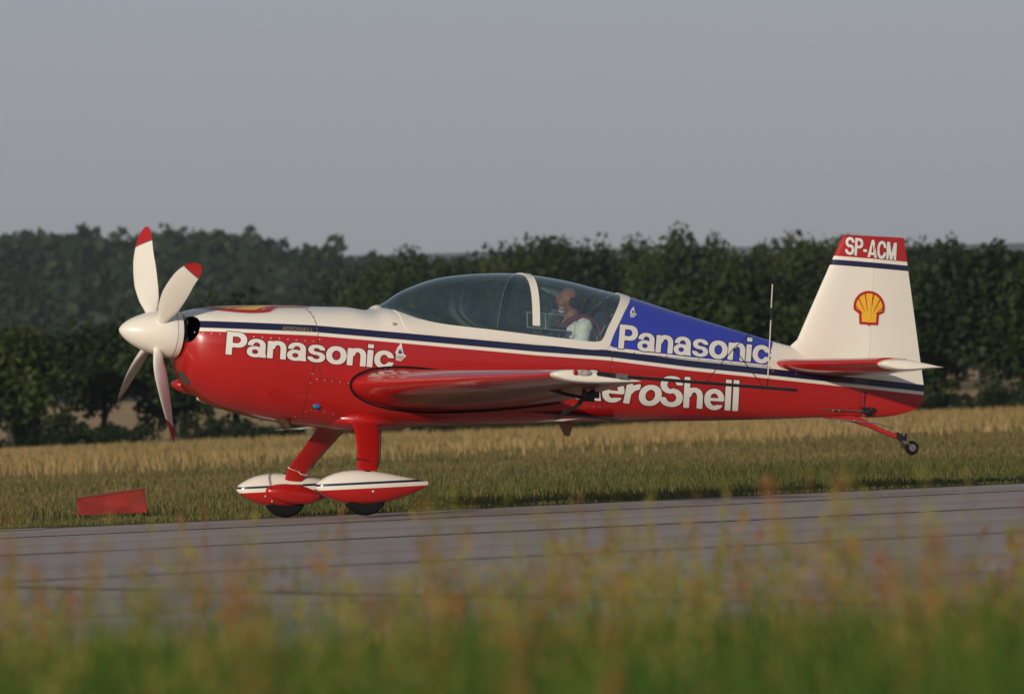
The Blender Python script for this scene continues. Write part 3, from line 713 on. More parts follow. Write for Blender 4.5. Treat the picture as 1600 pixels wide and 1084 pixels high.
def sdf_cells(F, x0, x1, y0, y1, step, iso=0.):
    nx_, ny_ = max(2, int(math.ceil((x1-x0)/step))), max(2, int(math.ceil((y1-y0)/step)))
    X, Y = np.meshgrid(np.linspace(x0, x1, nx_+1), np.linspace(y0, y1, ny_+1)); D = F(X, Y)-iso
    vid, verts, faces = {}, [], []
    def vert(key, x, y):
        if key not in vid: vid[key] = len(verts); verts.append((x, y))
        return vid[key]
    ins = D < 0
    for j in range(ny_):
        for i in range(nx_):
            if not (ins[j, i] or ins[j, i+1] or ins[j+1, i] or ins[j+1, i+1]): continue
            cs = [(j, i), (j, i+1), (j+1, i+1), (j+1, i)]; f = []
            for a, b in zip(cs, cs[1:]+cs[:1]):
                if ins[a]: f.append(vert(a, X[a], Y[a]))
                if ins[a] != ins[b]:
                    t = D[a]/(D[a]-D[b]); k = (min(a, b), max(a, b)); f.append(vert(k, X[a]+(X[b]-X[a])*t, Y[a]+(Y[b]-Y[a])*t))
            if len(f) > 2: faces.append(f)
    return verts, faces
class Decal:
    """flat print laid on a real surface"""
    def __init__(s, bvh, proj=None): s.bvh = bvh; s.V = []; s.F = []; s.MI = []; s.proj = proj
    def add(s, F, box, step, mp, mi, off, iso=0.):
        vs, fs = sdf_cells(F, *box, step, iso); base = len(s.V); ok = []
        for (u, v) in vs:
            q = mp(u, v)
            o, d = s.proj(*q) if s.proj else (CAML, (M3T @ ray(*q)).normalized())
            h = s.bvh.ray_cast(o, d); ok.append(h[0] is not None)
            if h[0] is None: s.V.append((0, 0, 0)); continue
            n = h[1] if h[1].dot(d) < 0 else -h[1]
            s.V.append(h[0]+n*off)
        for f in fs:
            if all(ok[i] for i in f): s.F.append([base+i for i in f]); s.MI.append(mi)
    def text(s, txt, cap, p0, p1, up, mi=0, mo=None, shear=0., step=.045, off=.003, xs=1.):
        adv = []; w = 0
        for ch in txt:
            g, a = glyph(ch, cap); adv.append((g, w, a)); w += a
        w -= .06
        for g, x0, a in adv:
            if g is None: continue
            def mp(u, v, x0=x0): f = (x0+u+shear*v)/w; return (p0[0]+(p1[0]-p0[0])*f+up[0]*v, p0[1]+(p1[1]-p0[1])*f+up[1]*v)
            if mo is not None: s.add(g, (-.1, a+.2, -.1, cap+.12), step*1.4, mp, mo, off*.5, .045)
            s.add(g, (-.03, a+.14, -.03, cap+.04), step, mp, mi, off)
    def build(s, name, mats, parent=plane):
        o = mesh_from(name, s.V, s.F, mats, parent); o.data.polygons.foreach_set('material_index', s.MI); 
        bm = bmesh.new(); bm.from_mesh(o.data); bmesh.ops.delete(bm, geom=[v for v in bm.verts if not v.link_faces], context='VERTS'); bm.to_mesh(o.data); bm.free()
        return o
for nm, txt, cap, p0, p1, up, mats in (('front_name_lettering', 'Panasonic', 1.3, (352.2, 553.3), (612.5, 576.5), (2.1, -27.2), (M_LETTER, M_LINE)),
                                       ('rear_name_lettering', 'Panasonic', 1.36, (965.5, 544.3), (1200.6, 568.6), (2.2, -27.6), (M_LETTER, M_LINEB))):
    d = Decal(SKIN); d.text(txt, cap, p0, p1, up, 0, 1); tag(d.build(nm, mats), 'white Panasonic lettering on '+('the red cowling' if nm[0] == 'f' else 'the blue rear deck'))
d = Decal(SKIN)
d.text('Aero', 1.48, (898, 622.5), (1029, 634.5), (3.0, -31.5), 0, 1, shear=.10); d.text('Shell', 1.52, (1029.5, 634.0), (1153.8, 642.0), (1.6, -31.5), 0, 1)
tag(d.build('oil_name_lettering', (M_LETTER, M_LINE)), 'white AeroShell lettering on the red rear fuselage')
d = Decal(SKIN); d.text('AEROSHELL', 1.4, (440.5, 516.0), (490, 519.0), (.3, -4.6), 0, step=.08, off=.002); d.build('small_stripe_lettering', (M_GOLD,))
# ship crests
ship = polysdf([(-.45, 0), (.15, -.03), (.75, .32), (.42, .42), (.40, .55), (.28, .80), (.25, 1.0), (.02, 1.12), (-.02, .92), (-.25, .84), (-.38, .62), (-.55, .48), (-.42, .40)])
for cx, cy, w, h in ((624.5, 563.0, 13.5, 25.0), (988.5, 495.5, 8.6, 15.0)):
    d = Decal(SKIN); mp = lambda u, v: (cx+u*w, cy-v*h+u*w*.07)
    d.add(ship, (-.7, .9, -.1, 1.2), .06, mp, 0, .002)
    d.add(cut(ship, rect(-2, .37, 2, 2)), (-.7, .9, -.1, .5), .06, mp, 1, .0035, -.06)
    d.add(uni(conv((-.2, .42), (.3, .42), (.2, .60), (-.15, .60)), conv((-.12, .6), (-.04, .6), (-.06, .75), (-.12, .75)), conv((.08, .6), (.16, .6), (.16, .75), (.10, .75))), (-.5, .5, .3, .9), .05, mp, 2, .004)
    d.build('ship_crest', (M_LETTER, simple('grey_vinyl', (.42, .41, .40), .5), M_BLUEV))
# scallop emblem: outline and ribs
_sh = [(-.33, .30), (-.31, -.02), (-.05, -.02), (0, -.06), (.05, -.02), (.31, -.02), (.33, .30)]+[(.515*math.cos(rad(a)), .53+.50*math.sin(rad(a))) for a in range(-17, 198, 6)]
def pecten():
    out = polysdf(_sh)
    yel = lambda x, y: out(x, y)+.082
    ribs = []
    for a in (-66, -47, -28, -10, 10, 28, 47, 66):
        ca, sa = math.sin(rad(a)), math.cos(rad(a)); px_, py_ = sa, -ca
        r0, r1 = .30, .90; w0, w1 = .009, .024; cy0 = .12
        ribs.append(conv((ca*r0-px_*w0, cy0+sa*r0-py_*w0), (ca*r0+px_*w0, cy0+sa*r0+py_*w0), (ca*r1+px_*w1, cy0+sa*r1+py_*w1), (ca*r1-px_*w1, cy0+sa*r1-py_*w1))
                    if True else None)
    ribsf = uni(*[(lambda g: (lambda x, y: g(x, y)))(g) for g in ribs])
    return out, cut(yel, ribsf)
PO, PY = pecten()
# on top of the cowling, lying along the nose
d = Decal(SKIN, proj=lambda x, y: (Vector((x, y, 2)), Vector((0, 0, -1))))
mp = lambda u, v: (1.50-.84*v, u*.54)
d.add(PO, (-.6, .6, -.12, 1.1), .03, mp, 0, .002, .02); d.add(PO, (-.6, .6, -.12, 1.1), .03, mp, 1, .0035); d.add(PY, (-.6, .6, -.12, 1.1), .012, mp, 2, .005)
tag(d.build('cowling_emblem', (M_LETTER, M_DRED, M_YEL)), 'yellow and red scallop emblem on top of the cowling')

# --- lines, fasteners, vents on the skin
def seam(pts, w=.8, off=.0015, bvh=None):
    seamd.add_line(pts, w, off)
class SeamDecal(Decal):
    def add_line(s, pts, w, off):
        base = None; prev = None
        P2 = []
        for a, b in zip(pts, pts[1:]):
            n = max(1, int(math.hypot(b[0]-a[0], b[1]-a[1])/4))
            P2 += [(a[0]+(b[0]-a[0])*k/n, a[1]+(b[1]-a[1])*k/n) for k in range(n)]
        P2.append(pts[-1])
        for i, p in enumerate(P2):
            a, b = P2[max(i-1, 0)], P2[min(i+1, len(P2)-1)]; l = math.hypot(b[0]-a[0], b[1]-a[1]) or 1; nx2, ny2 = -(b[1]-a[1])/l*w/2, (b[0]-a[0])/l*w/2
            row = []
            for sg in (-1, 1):
                h = s.bvh.ray_cast(CAML, (M3T @ ray(p[0]+sg*nx2, p[1]+sg*ny2)).normalized())
                if h[0] is None: row = None; break
                n = h[1] if h[1].dot(h[0]-CAML) < 0 else -h[1]
                row.append(len(s.V)); s.V.append(h[0]+n*off)
            if row and prev: s.F.append([prev[0], prev[1], row[1], row[0]]); s.MI.append(0)
            prev = row
seamd = SeamDecal(SKIN)
for pts in ([(474,479),(486,490),(493,502),(497,519),(496,545),(490,575),(483,597),(479,620),(470,655)], [(497,570),(503,592),(556,598)],
            [(957,549),(1205,574)], [(957,551),(955,575),(948,600),(938,640)], [(1205,536),(1200,560),(1198,577)], [(1345,585),(1344,640)]):
    seamd.add_line(pts, .8, .0015)
for k in range(0): pass
so_ = seamd.build('panel_seams', (M_SEAM,)); so_['kind'] = 'stuff'
def studs(name, pts, r, mat):
    bm = bmesh.new()
    for q in pts:
        h = SKIN.ray_cast(CAML, (M3T @ ray(*q)).normalized())
        if h[0] is None: continue
        n = h[1] if h[1].dot(h[0]-CAML) < 0 else -h[1]
        m = Matrix.Translation(h[0]+n*.001) @ n.to_track_quat('Z', 'Y').to_matrix().to_4x4() @ Matrix.Diagonal((r, r, r*.45, 1))
        bmesh.ops.create_uvsphere(bm, u_segments=8, v_segments=5, radius=1, matrix=m)
    o = obj(name, bm, mat, plane); o['kind'] = 'stuff'; return o
def along(a, b, n): return [(a[0]+(b[0]-a[0])*k/(n-1), a[1]+(b[1]-a[1])*k/(n-1)) for k in range(n)]
studs('bolts', along((304,519),(490,533),15)+along((495,592.5),(556,599),6)+[(485,598),(488,584),(494,562),(499,556),(500,530),(496,518),(470,656),(478,643),(486,640),(494,641),(507,644),(520,647),(533,652),(542,656),(545,660)]+
      along((873,630),(938,636),7)+[(956,563),(957,573),(957,549)]+along((990,551.5),(1193,572),6)+[(1208,580),(1244,584),(1254,549)]+[(461,650),(548,664),(534,655),(551,669),(581,573),(580,598)], .0052, M_BOLT)
studs('dark_bolts', [(485,488),(490,495),(493,503),(495,513),(616,507)]+along((991,551),(1193,571),5), .006, M_GREYMET)
# louvres low on the cowling
bm = bmesh.new()
for k in range(11):
    f = k/10; a = (421+f*41, 605+f*8); b = (415+f*40, 621+f*13)
    ha, hb = hit(*a), hit(*b)
    if ha is None or hb is None: continue
    add_tube(bm, [ha, ha.lerp(hb, .5)+Vector((0, -.002, 0)), hb], [.006, .011, .006], 6)
obj('louvers', bm, M_RED, plane)
# round blue drain cap, grey reinforcing plate, hood fastener
def disc(name, q, rx, rz, mat, h_=.006):
    h = hit(*q); bm = bmesh.new(); add_ell(bm, h, (rx, .012, rz)); return obj(name, bm, mat, plane)
disc('cap_ring', (494.5, 634.5), .042, .026, M_SEAM); disc('blue_cap', (494.5, 634.3), .035, .021, simple('blue_plastic_cap', (.03, .13, .34), .4)).location.y -= .004
disc('canopy_latch', (616, 506.5), .028, .014, M_BOLT); disc('access_plate', (884, 643.5), .032, .02, M_GREYMET)
# chin scoop and oil cooler intake
bm = bmesh.new(); c0 = P(268, 598, .16); add_loft(bm, [[Vector((c0.x+dx, .16+math.cos(t)*r, c0.z-.01+dz+math.sin(t)*r*.55)) for t in np.linspace(0, 2*math.pi, 17)[:-1]] for dx, r, dz in ((0, .012, 0), (.012, .045, 0), (.05, .078, -.002), (.12, .10, -.012), (.3, .12, -.03))])
obj('chin_scoop', bm, M_RED, plane)
d = Decal(SKIN); d.add(polysdf([(277.5,580.5),(286,580),(296,594),(297,600),(290,600.5),(284,593)]), (274, 300, 577, 604), 1.2, lambda u, v: (u, v), 0, .003); d.build('oil_cooler_inlet', (simple('inlet_mesh', (.055, .06, .05), .7),))
# exhaust stubs
for yy in (-.13,):
    a, b = P(436, 646, -.13), P(451, 669, -.13); a.y = b.y = yy
    bm = bmesh.new(); add_tube(bm, [a+Vector((-.12, 0, .05)), a, b], [.042, .044, .04], 16, cap=False)
    add_tube(bm, [b-(b-a)*.5, b+(b-a)*.002], [.034, .034], 16, cap=False); obj('exhaust_pipe', bm, M_EXH, plane)
a = P(480, 664, .05); bm = bmesh.new(); add_tube(bm, [a+Vector((-.02, 0, .05)), a+Vector((0, 0, 0)), a+Vector((.0, 0, -.012))], [.012, .012, .01], 8); obj('breather_tube', bm, M_STEEL, plane)
# belly antenna
a = P(885, 664, 0); bm = bmesh.new(); add_loft(bm, [[a+Vector((-.075, 0, .02)), a+Vector((0, .008, .02)), a+Vector((.06, 0, .02)), a+Vector((0, -.008, .02))], [a+Vector((-.012, 0, -.088)), a+Vector((.012, .004, -.088)), a+Vector((.035, 0, -.088)), a+Vector((.012, -.004, -.088))]])
obj('belly_antenna', bm, simple('antenna_paint', (.32, .16, .09), .5), plane)

# --- spinner and propeller
bm = bmesh.new(); pr = [(0, .001)]+[(x, .192*(1-(1-min(1, x/.46))**1.75)**.62) for x in (.004, .012, .03, .06, .1, .15, .2, .26, .32, .38, .43)]+[(.445, .190), (.475, .187), (.478, .15)]
add_lathe(bm, pr, 'x', (0, 0, -.004), 48); spn = obj('spinner', bm, M_WHITE, plane, ang=50)
bm = bmesh.new(); add_lathe(bm, [(.425, .1895), (.4255, .1925), (.4285, .1925), (.429, .19)], 'x', (0, 0, -.004), 48); obj('backplate_seam', bm, M_GREYMET, spn)
prop = bpy.data.objects.new('propeller', None); link(prop, plane); prop.location = (.30, 0, -.008); prop.empty_display_size = .1
def blade_bm():
    bm = bmesh.new(); rings = []; N = 14
    R = [.10, .16, .2, .25, .32, .4, .48, .56, .64, .72, .79, .85, .86, .90, .935, .965, .985, .995]
    for r in R:
        ch = float(np.interp(r, [.10, .16, .22, .32, .45, .6, .75, .86, .935, .985, .995], [.075, .08, .10, .155, .19, .195, .178, .152, .115, .055, .015]))
        th = float(np.interp(r, [.10, .18, .3, .6, 1.0], [.07, .055, .03, .018, .006]))
        be = rad(float(np.interp(r, [.1, .3, .6, 1.0], [66, 60, 49, 38]))); sw = float(np.interp(r, [.1, .5, .75, .9, 1.0], [0, -.012, .0, .030, .062]))
        ring_ = []
        for k in range(N):
            t = 2*math.pi*k/N; c_ = math.cos(t)*ch/2+sw; n_ = math.sin(t)*th/2*(1-.35*math.cos(t)*(1 if r > .2 else 0))
            ring_.append(Vector((math.sin(be)*c_+math.cos(be)*n_, math.cos(be)*c_-math.sin(be)*n_, r)))
        rings.append(ring_)
    add_loft(bm, rings)
    for f in bm.faces:
        z = sum(v.co.z for v in f.verts)/len(f.verts)
        f.material_index = 1 if z > .861 else (2 if .85 < z < .861 else 0)
    return bm
bl = obj('blade', blade_bm(), (M_WHITE, M_RED, M_GREYMET), prop)
# local blade frame: x aft, y tangential, z radial
for k in range(4):
    o = bl if k == 0 else link(bl.copy(), prop)
    a = rad(-33 + 90*k)
    # radial direction (0, sin33, cos33) for k = 0; tangential is x cross r
    rdir = Vector((0, math.sin(-a), math.cos(-a))); tdir = Vector((1, 0, 0)).cross(rdir)
    o.matrix_local = Matrix(((1, tdir.x, rdir.x, 0), (0, tdir.y, rdir.y, 0), (0, tdir.z, rdir.z, 0), (0, 0, 0, 1)))
bm = bmesh.new(); add_lathe(bm, [(.02, .05), (.03, .13), (.22, .13), (.24, .08)], 'x', (0, 0, 0), 24); obj('hub', bm, M_BLACK, prop)

# --- wings
def airfoil(n, t, x1=1.0, x0=0.):
    us = [x0+(x1-x0)*.5*(1-math.cos(math.pi*i/n)) for i in range(n+1)]
    yt = lambda x: 5*t*(.2969*math.sqrt(x)-.126*x-.3516*x*x+.2843*x**3-.1015*x**4)+.0012
    return [(u, yt(u)) for u in us[::-1]]+[(u, -yt(u)) for u in us[1:]]
WL = lambda a: (1.81+(2.075-1.81)*a, 3.60+(2.79-3.60)*a)
def wring(a, y, x1=1., x0=0., ts=1., n=22, inset=0.):
    le, te = WL(a); c = te-le; t = .172+(.128-.172)*a
    return [Vector((le+u*c, y, -.306+.010*a+v*c*ts)) for u, v in airfoil(n, t, x1, x0)]
af = lambda y: (abs(y)-.40)/(3.92-.40)
M_UNDER = simple('aileron_underside', (.42, .41, .38), .35, coat=.3)
for s in (-1, 1):
    bm = bmesh.new(); add_loft(bm, [wring(af(y), s*y, .745) for y in (.30, .6, .9, 1.6, 2.6, 3.4, 3.9)])
    add_loft(bm, [wring(af(y), s*y, 1., .748) for y in (.30, .6, .88)])
    w = obj('wing', bm, M_RED, plane, ang=50)
    bm = bmesh.new(); add_loft(bm, [wring(af(y), s*y, 1., .757) for y in (.90, 1.6, 2.6, 3.4, 3.90)])
    bmesh.ops.recalc_face_normals(bm, faces=bm.faces)
    for f in bm.faces:
        if f.normal.z < -.3: f.material_index = 1
    obj('aileron', bm, (M_RED, M_UNDER), w, ang=50)
    bm = bmesh.new(); R_ = []
    for y, sc_, dx in ((3.903, 1.03, 0), (3.93, 1.03, 0), (3.965, .97, .006), (3.985, .86, .02), (3.993, .70, .04)):
        le, te = WL(1); cx = (le+te)/2
        R_.append([Vector((cx+(v.x-cx)*(1-dx*1.2), s*y, -.296+(v.z+.296)*sc_)) for v in wring(1, y)])
    add_loft(bm, R_); tip = obj('wing_tip', bm, M_WHITE, w, ang=50)
    # navigation light with clear fairing
    q = P(900, 582, -3.99); bm = bmesh.new(); add_ell(bm, (q.x-.01, s*4.004, q.z), (.020, .014, .020))
    m, nt, p = nodes('nav_lens'); p.inputs['Base Color'].default_value = (.30, .01, .005, 1) if s < 0 else (.01, .2, .05, 1); p.inputs['Roughness'].default_value = .15
    obj('navigation_light', bm, m, w)
    q = P(912, 582.5, -3.99); bm = bmesh.new(); add_ell(bm, (q.x, s*3.993, q.z), (.070, .02, .024)); add_box(bm, (q.x, s*3.990, q.z), (.06, .006, .02))
    obj('light_fairing', bm, simple('pearl_lens', (.45, .42, .37), .15, coat=1, var=.4, scale=30), w)
    # root seal
    bm = bmesh.new(); pts = []
    for v in wring(0, 0, 1, 0, 1.10, n=40):
        xx = 1.81+(v.x-1.81)*1.01-.006; h = SKIN.ray_cast(Vector((xx, s*2, v.z)), Vector((0, -s, 0)))
        if h[0] is not None: pts.append(h[0]+Vector((0, s*.004, 0)))
    add_tube(bm, pts, .0085, 8); obj('root_seal', bm, M_RUB, w)
# sighting frame on the near wing tip
yy = -4.02
def PP(px, py, y=yy): return P(px, py, y)
sf = bpy.data.objects.new('sighting_device', None); link(sf, plane); sf.location = PP(985, 590); base = sf.location.copy()
def sub(name, bm, mat):
    o = obj(name, bm, mat, sf); o.location = -base; return o
bm = bmesh.new(); add_tube(bm, [PP(966, 587.5), PP(1246, 609.5)], .0125, 10); sub('boom', bm, M_BLACK)
bm = bmesh.new(); c = PP(949, 585.5, -3.997); add_box(bm, c, (.17, .02, .034), Matrix.Rotation(rad(3), 3, 'Y')); bmesh.ops.bevel(bm, geom=list(bm.edges), offset=.006, segments=2, affect='EDGES'); sub('boom_socket', bm, M_BLACK)
bm = bmesh.new(); c = PP(966.5, 587); add_lathe(bm, [(-.016, .010), (-.016, .019), (.016, .019), (.016, .010)], 'y', c, 16); add_box(bm, PP(975, 588), (.05, .03, .034)); sub('boom_clamp', bm, M_GREYMET)
bm = bmesh.new()
for a, b in (((1098, 602), (1146, 545)), ((1147, 544), (1193, 605)), ((1146, 545), (1172, 521))): add_tube(bm, [PP(*a), PP(*b)], .0035, 6)
add_ell(bm, PP(1147, 546), (.012, .012, .012)); sub('sight_wire', bm, M_BLACK)
bm = bmesh.new(); add_tube(bm, [PP(1207, 444), PP(1205, 482)], .005, 6); add_tube(bm, [PP(1204.5, 499), PP(1203, 530), PP(1199.5, 594)], .005, 6); sub('pale_rod', bm, simple('pale_rod', (.55, .50, .42), .5))
bm = bmesh.new(); add_tube(bm, [PP(1205, 481), PP(1204.5, 500)], .006, 6); add_tube(bm, [PP(1199.6, 591), PP(1199, 606)], .006, 6); sub('rod_joint', bm, M_BLACK)['kind'] = 'stuff'
# aileron spades
for s in (-1, 1):
    sp = bpy.data.objects.new('aileron_spade', None); link(sp, plane)
    a, b, c_, e = P(908, 596, -3.0), P(915, 618, -3.0), P(902, 634, -3.0), P(866, 655, -3.0)
    for v in (a, b, c_, e): v.y = s*3.0
    bm = bmesh.new(); add_tube(bm, [a+Vector((0, 0, .03)), b, c_], [.02, .022, .016], 8); add_tube(bm, [b+Vector((.07, 0, .05)), b, c_], [.014, .02, .016], 8); add_tube(bm, [c_, e], [.012, .010], 8)
    add_tube(bm, [b+Vector((-.30, 0, .03)), b+Vector((-.18, 0, .0)), b+Vector((0, 0, -.02))], [.018, .014, .014], 8); add_box(bm, b+Vector((.02, 0, -.01)), (.10, .03, .07)); add_box(bm, b+Vector((.08, 0, .012)), (.06, .02, .05))
    obj('spade_arm', bm, M_BLACK, sp)
    q0, q1 = P(840, 659, -3.0), P(905, 653.5, -3.0); bm = bmesh.new()
    cc = (q0+q1)/2; cc.y = s*3.0; cc += Vector((.11, 0, .06)) if s > 0 else Vector((0, 0, 0)); L_ = (q1-q0).length; ang = math.atan2((q1-q0).z, (q1-q0).x)
    add_loft(bm, [[cc+Vector((math.cos(ang)*u-math.sin(ang)*w_, v, math.sin(ang)*u+math.cos(ang)*w_)) for u, w_ in ((-L_/2*k_, 0), (-L_*.15*k_, .009), (L_/2*k_, 0), (-L_*.15*k_, -.009))] for v, k_ in ((-.15*s, .6), (-.10*s, 1.), (.10*s, 1.), (.15*s, .6))])
    obj('spade_plate', bm, M_UNDER, sp, ang=20)

# --- tail
LEp = [P(1232, 541), P(1244, 533), P(1250, 520), P(1262, 492), P(1290, 428), P(1317.5, 367)]
lef = lambda z: float(np.interp(z, [v.z for v in LEp], [v.x for v in LEp]))
TEp = [(-.212, 6.44), (-.205, 6.55), (-.172, 6.73), (-.118, 6.899), (-.07, 6.95), (-.018, 6.967), (.097, 6.961), (.304, 6.913), (1.274, 6.702)]
tef = lambda z: float(np.interp(z, [v[0] for v in TEp], [v[1] for v in TEp]))
def vring(z, x0, x1, t0, t1, n=12, round0=True):
    out = []
    for i in range(n+1):
        f = 1-math.cos(math.pi/2*i/n) if round0 else i/n
        x = x0+(x1-x0)*f; h = (t0 if not round0 else t0*math.sqrt(max(0, 1-(1-min(1, f*2.2))**2))) ; h = h+(t1-h)*max(0, (f-.45)/.55) if not round0 else h
        out.append((x, h))
    return [Vector((x, h, z)) for x, h in out]+[Vector((x, -h, z)) for x, h in out[::-1]]
HX = 6.435; TOPZ = 1.262
zs = [.0, .15, .25, .29, .33, .38, .45, .6, .8, 1.0, 1.15, 1.235, 1.257, TOPZ]
bm = bmesh.new(); R_ = []
for z in zs:
    th = float(np.interp(z, [0, .3, TOPZ], [.055, .052, .036]))*(1 if z < 1.24 else (.75 if z < 1.26 else .4)); le = lef(z) if z > .29 else lef(.29)+.0
    R_.append([Vector((v.x, v.y, v.z+(v.x-6.16)*.035*(z/TOPZ))) for v in vring(z, le, HX-.001, th, th*.9)])
add_loft(bm, R_); fin = obj('fin', bm, M_LIV, plane, ang=50)
bm = bmesh.new(); R_ = []
zr = [-.209, -.195, -.17, -.14, -.10, -.05, 0, .1, .2, .3, .5, .8, 1.0, 1.15, 1.235, 1.257, TOPZ]
for z in zr:
    th = float(np.interp(z, [-.2, .3, TOPZ], [.045, .047, .032]))*(1 if z < 1.24 else (.75 if z < 1.26 else .4))*(.5 if z < -.2 else 1)
    te = tef(z); x0 = HX+.001; R_.append([Vector((x0+(te-x0)*f, th*(1-f**1.3)+.002, z+(x0+(te-x0)*f-6.16)*.035*(max(z, 0)/TOPZ))) for f in (0, .1, .25, .45, .7, .9, 1)] + [Vector((x0+(te-x0)*f, -th*(1-f**1.3)-.002, z+(x0+(te-x0)*f-6.16)*.035*(max(z, 0)/TOPZ))) for f in (1, .9, .7, .45, .25, .1, 0)])
add_loft(bm, R_); rudder = obj('rudder', bm, M_LIV, plane, ang=50)
for o in (fin, rudder):
    b2 = bmesh.new(); b2.from_mesh(o.data); bmesh.ops.subdivide_edges(b2, edges=[e for e in b2.edges if e.calc_length() > .08], cuts=3, use_grid_fill=True); b2.to_mesh(o.data); b2.free()
    paint_attrs(o.data, True); sharp(o.data, 50)
b2 = bmesh.new(); 
for o in (fin, rudder): b2.from_mesh(o.data)
FIN = BVHTree.FromBMesh(b2); b2.free()
d = Decal(FIN); d.text('SP-ACM', 1.5, (1319.8, 397.4), (1399.6, 407.2), (.8, -18.4), 0, 1, step=.06, shear=.02); tag(d.build('registration', (M_LETTER, M_LINE)), 'white SP-ACM registration on the red fin top')
d = Decal(FIN); mp = lambda u, v: (1357.2+u*47.5+v*1.2, 506.5-v*50.5+u*3.0)
d.add(PO, (-.6, .6, -.12, 1.1), .03, mp, 0, .0015, .03); d.add(PO, (-.6, .6, -.12, 1.1), .03, mp, 1, .003); d.add(PY, (-.6, .6, -.12, 1.1), .011, mp, 2, .0045)
tag(d.build('fin_emblem', (M_LETTER, M_DRED, M_YEL)), 'yellow and red scallop emblem on the white fin')
sd = SeamDecal(FIN); sd.add_line([(1300,403.5),(1414,413.5)], .5, .001); 
# stabiliser and elevators
SZ = .158
for s in (-1, 1):
    def sring(y, x0, x1, th, full0, n=14):
        out = []
        for i in range(n+1):
            f = .5*(1-math.cos(math.pi*i/n)) if full0 else i/n
            h = th*5*1.0*(.2969*math.sqrt(f)-.126*f-.3516*f*f+.2843*f**3-.1036*f**4)*2 if full0 == 2 else (th*math.sqrt(max(0, 1-(1-min(1, f/.5))**2)) if full0 else th*(1-f)**.9)
            out.append((x0+(x1-x0)*f, h+.002))
        return [Vector((x, s*y, SZ+h)) for x, h in out]+[Vector((x, s*y, SZ-h)) for x, h in out[::-1]]
    bm = bmesh.new(); add_loft(bm, [sring(y, 5.585+.27*f-.02*(y < .1), 6.14-.03*f, .058-.018*f, 1) for y, f in ((.06, 0), (.10, 0), (.5, .27), (1.0, .62), (1.47, .95))]); st = obj('tailplane', bm, M_RED, plane, ang=50)
    bm = bmesh.new(); add_loft(bm, [sring(y, 6.148-.03*f, 6.62-.20*f, .054-.018*f, 0) for y, f in ((.10, 0), (.5, .27), (1.0, .62), (1.47, .95))]); obj('elevator', bm, (M_WHITE if s < 0 else M_RED), st, ang=50)
    bm = bmesh.new(); R_ = []
    for y, k_ in ((1.474, 1.), (1.53, 1.0), (1.565, .9), (1.58, .72)):
        prof = [(5.862, .004), (5.875, .018), (5.91, .034), (5.98, .046), (6.06, .047), (6.16, .036), (6.24, .022), (6.30, .012), (6.41, .002)]
        cxm = 6.1
        R_.append([Vector((cxm+(x-cxm)*(.6+.4*k_), s*y, SZ-.010+h*k_+(x-6.1)*.02)) for x, h in prof]+[Vector((cxm+(x-cxm)*(.6+.4*k_), s*y, SZ-.010-h*k_+(x-6.1)*.02)) for x, h in prof[::-1]])
    add_loft(bm, R_); obj('elevator_horn', bm, M_WHITE, st, ang=50)
bm = bmesh.new(); add_ell(bm, P(1339, 582, -.06), (.05, .02, .012)); obj('stabiliser_bracket', bm, M_BLACK, plane)
# control horn, cable rod
bm = bmesh.new(); a, b = P(1281, 639, -.09), P(1349, 642, -.075); add_tube(bm, [a, b], .0045, 6); obj('rudder_rod', bm, M_STEEL, plane)
bm = bmesh.new(); add_ell(bm, P(1357, 643, -.05), (.045, .03, .034)); add_box(bm, P(1352, 641, -.06), (.05, .03, .05)); add_ell(bm, P(1363, 640, -.06), (.03, .02, .02)); obj('rudder_horn', bm, M_BLACK, plane)
bm = bmesh.new(); add_ell(bm, P(1303, 641, -.09), (.015, .008, .008)); add_ell(bm, P(1312, 641, -.09), (.012, .008, .008)); obj('rod_clamp', bm, M_GREYMET, plane)['kind'] = 'stuff'
# tail wheel
def flat_bar(bm, pts, w, t):
    R_ = []
    for i, p in enumerate(pts):
        a, b = pts[max(i-1, 0)], pts[min(i+1, len(pts)-1)]; d_ = (b-a).normalized(); n_ = Vector((-d_.z, 0, d_.x)); ww = w[i] if isinstance(w, list) else w; tt = t[i] if isinstance(t, list) else t
        R_.append([p+Vector((0, sy*ww/2, 0))+n_*sz_*tt/2 for sy, sz_ in ((-1, -1), (1, -1), (1, 1), (-1, 1))])
    add_loft(bm, R_)
bm = bmesh.new(); flat_bar(bm, smoothline([P(1288, 648), P(1330, 654), P(1352, 661), P(1375, 672), P(1402, 683)]), [.05]*17, [.05]*9+[.034]*8); bmesh.ops.bevel(bm, geom=list(bm.edges), offset=.004, segments=1, affect='EDGES'); tw = obj('tail_spring', bm, M_RED, plane)
bm = bmesh.new(); flat_bar(bm, smoothline([P(1298, 654.5, -.03), P(1345, 658.5, -.03), P(1372, 662, -.03), P(1396, 670, -.03)]), .02, .008); obj('steering_rod', bm, M_STEEL, tw)
bm = bmesh.new()
for q in ((1303, 657), (1316, 658), (1335, 657)): add_ell(bm, P(*q, -.03), (.012, .015, .009))
obj('spring_bolts', bm, M_STEEL, tw)['kind'] = 'stuff'
bm = bmesh.new(); add_box(bm, P(1405, 682.5), (.07, .055, .045), Matrix.Rotation(rad(24), 3, 'Y')); add_tube(bm, [P(1413, 677), P(1412, 688)], .022, 12); add_ell(bm, P(1403, 677), (.012, .012, .012)); obj('tail_wheel_pivot', bm, M_BLACK, tw)
bm = bmesh.new()
for yy in (-.028, .028): add_tube(bm, [P(1410, 689, yy), P(1418, 692, yy), P(1426, 698, yy)], .0075, 8)
obj('fork', bm, M_STEEL, tw)
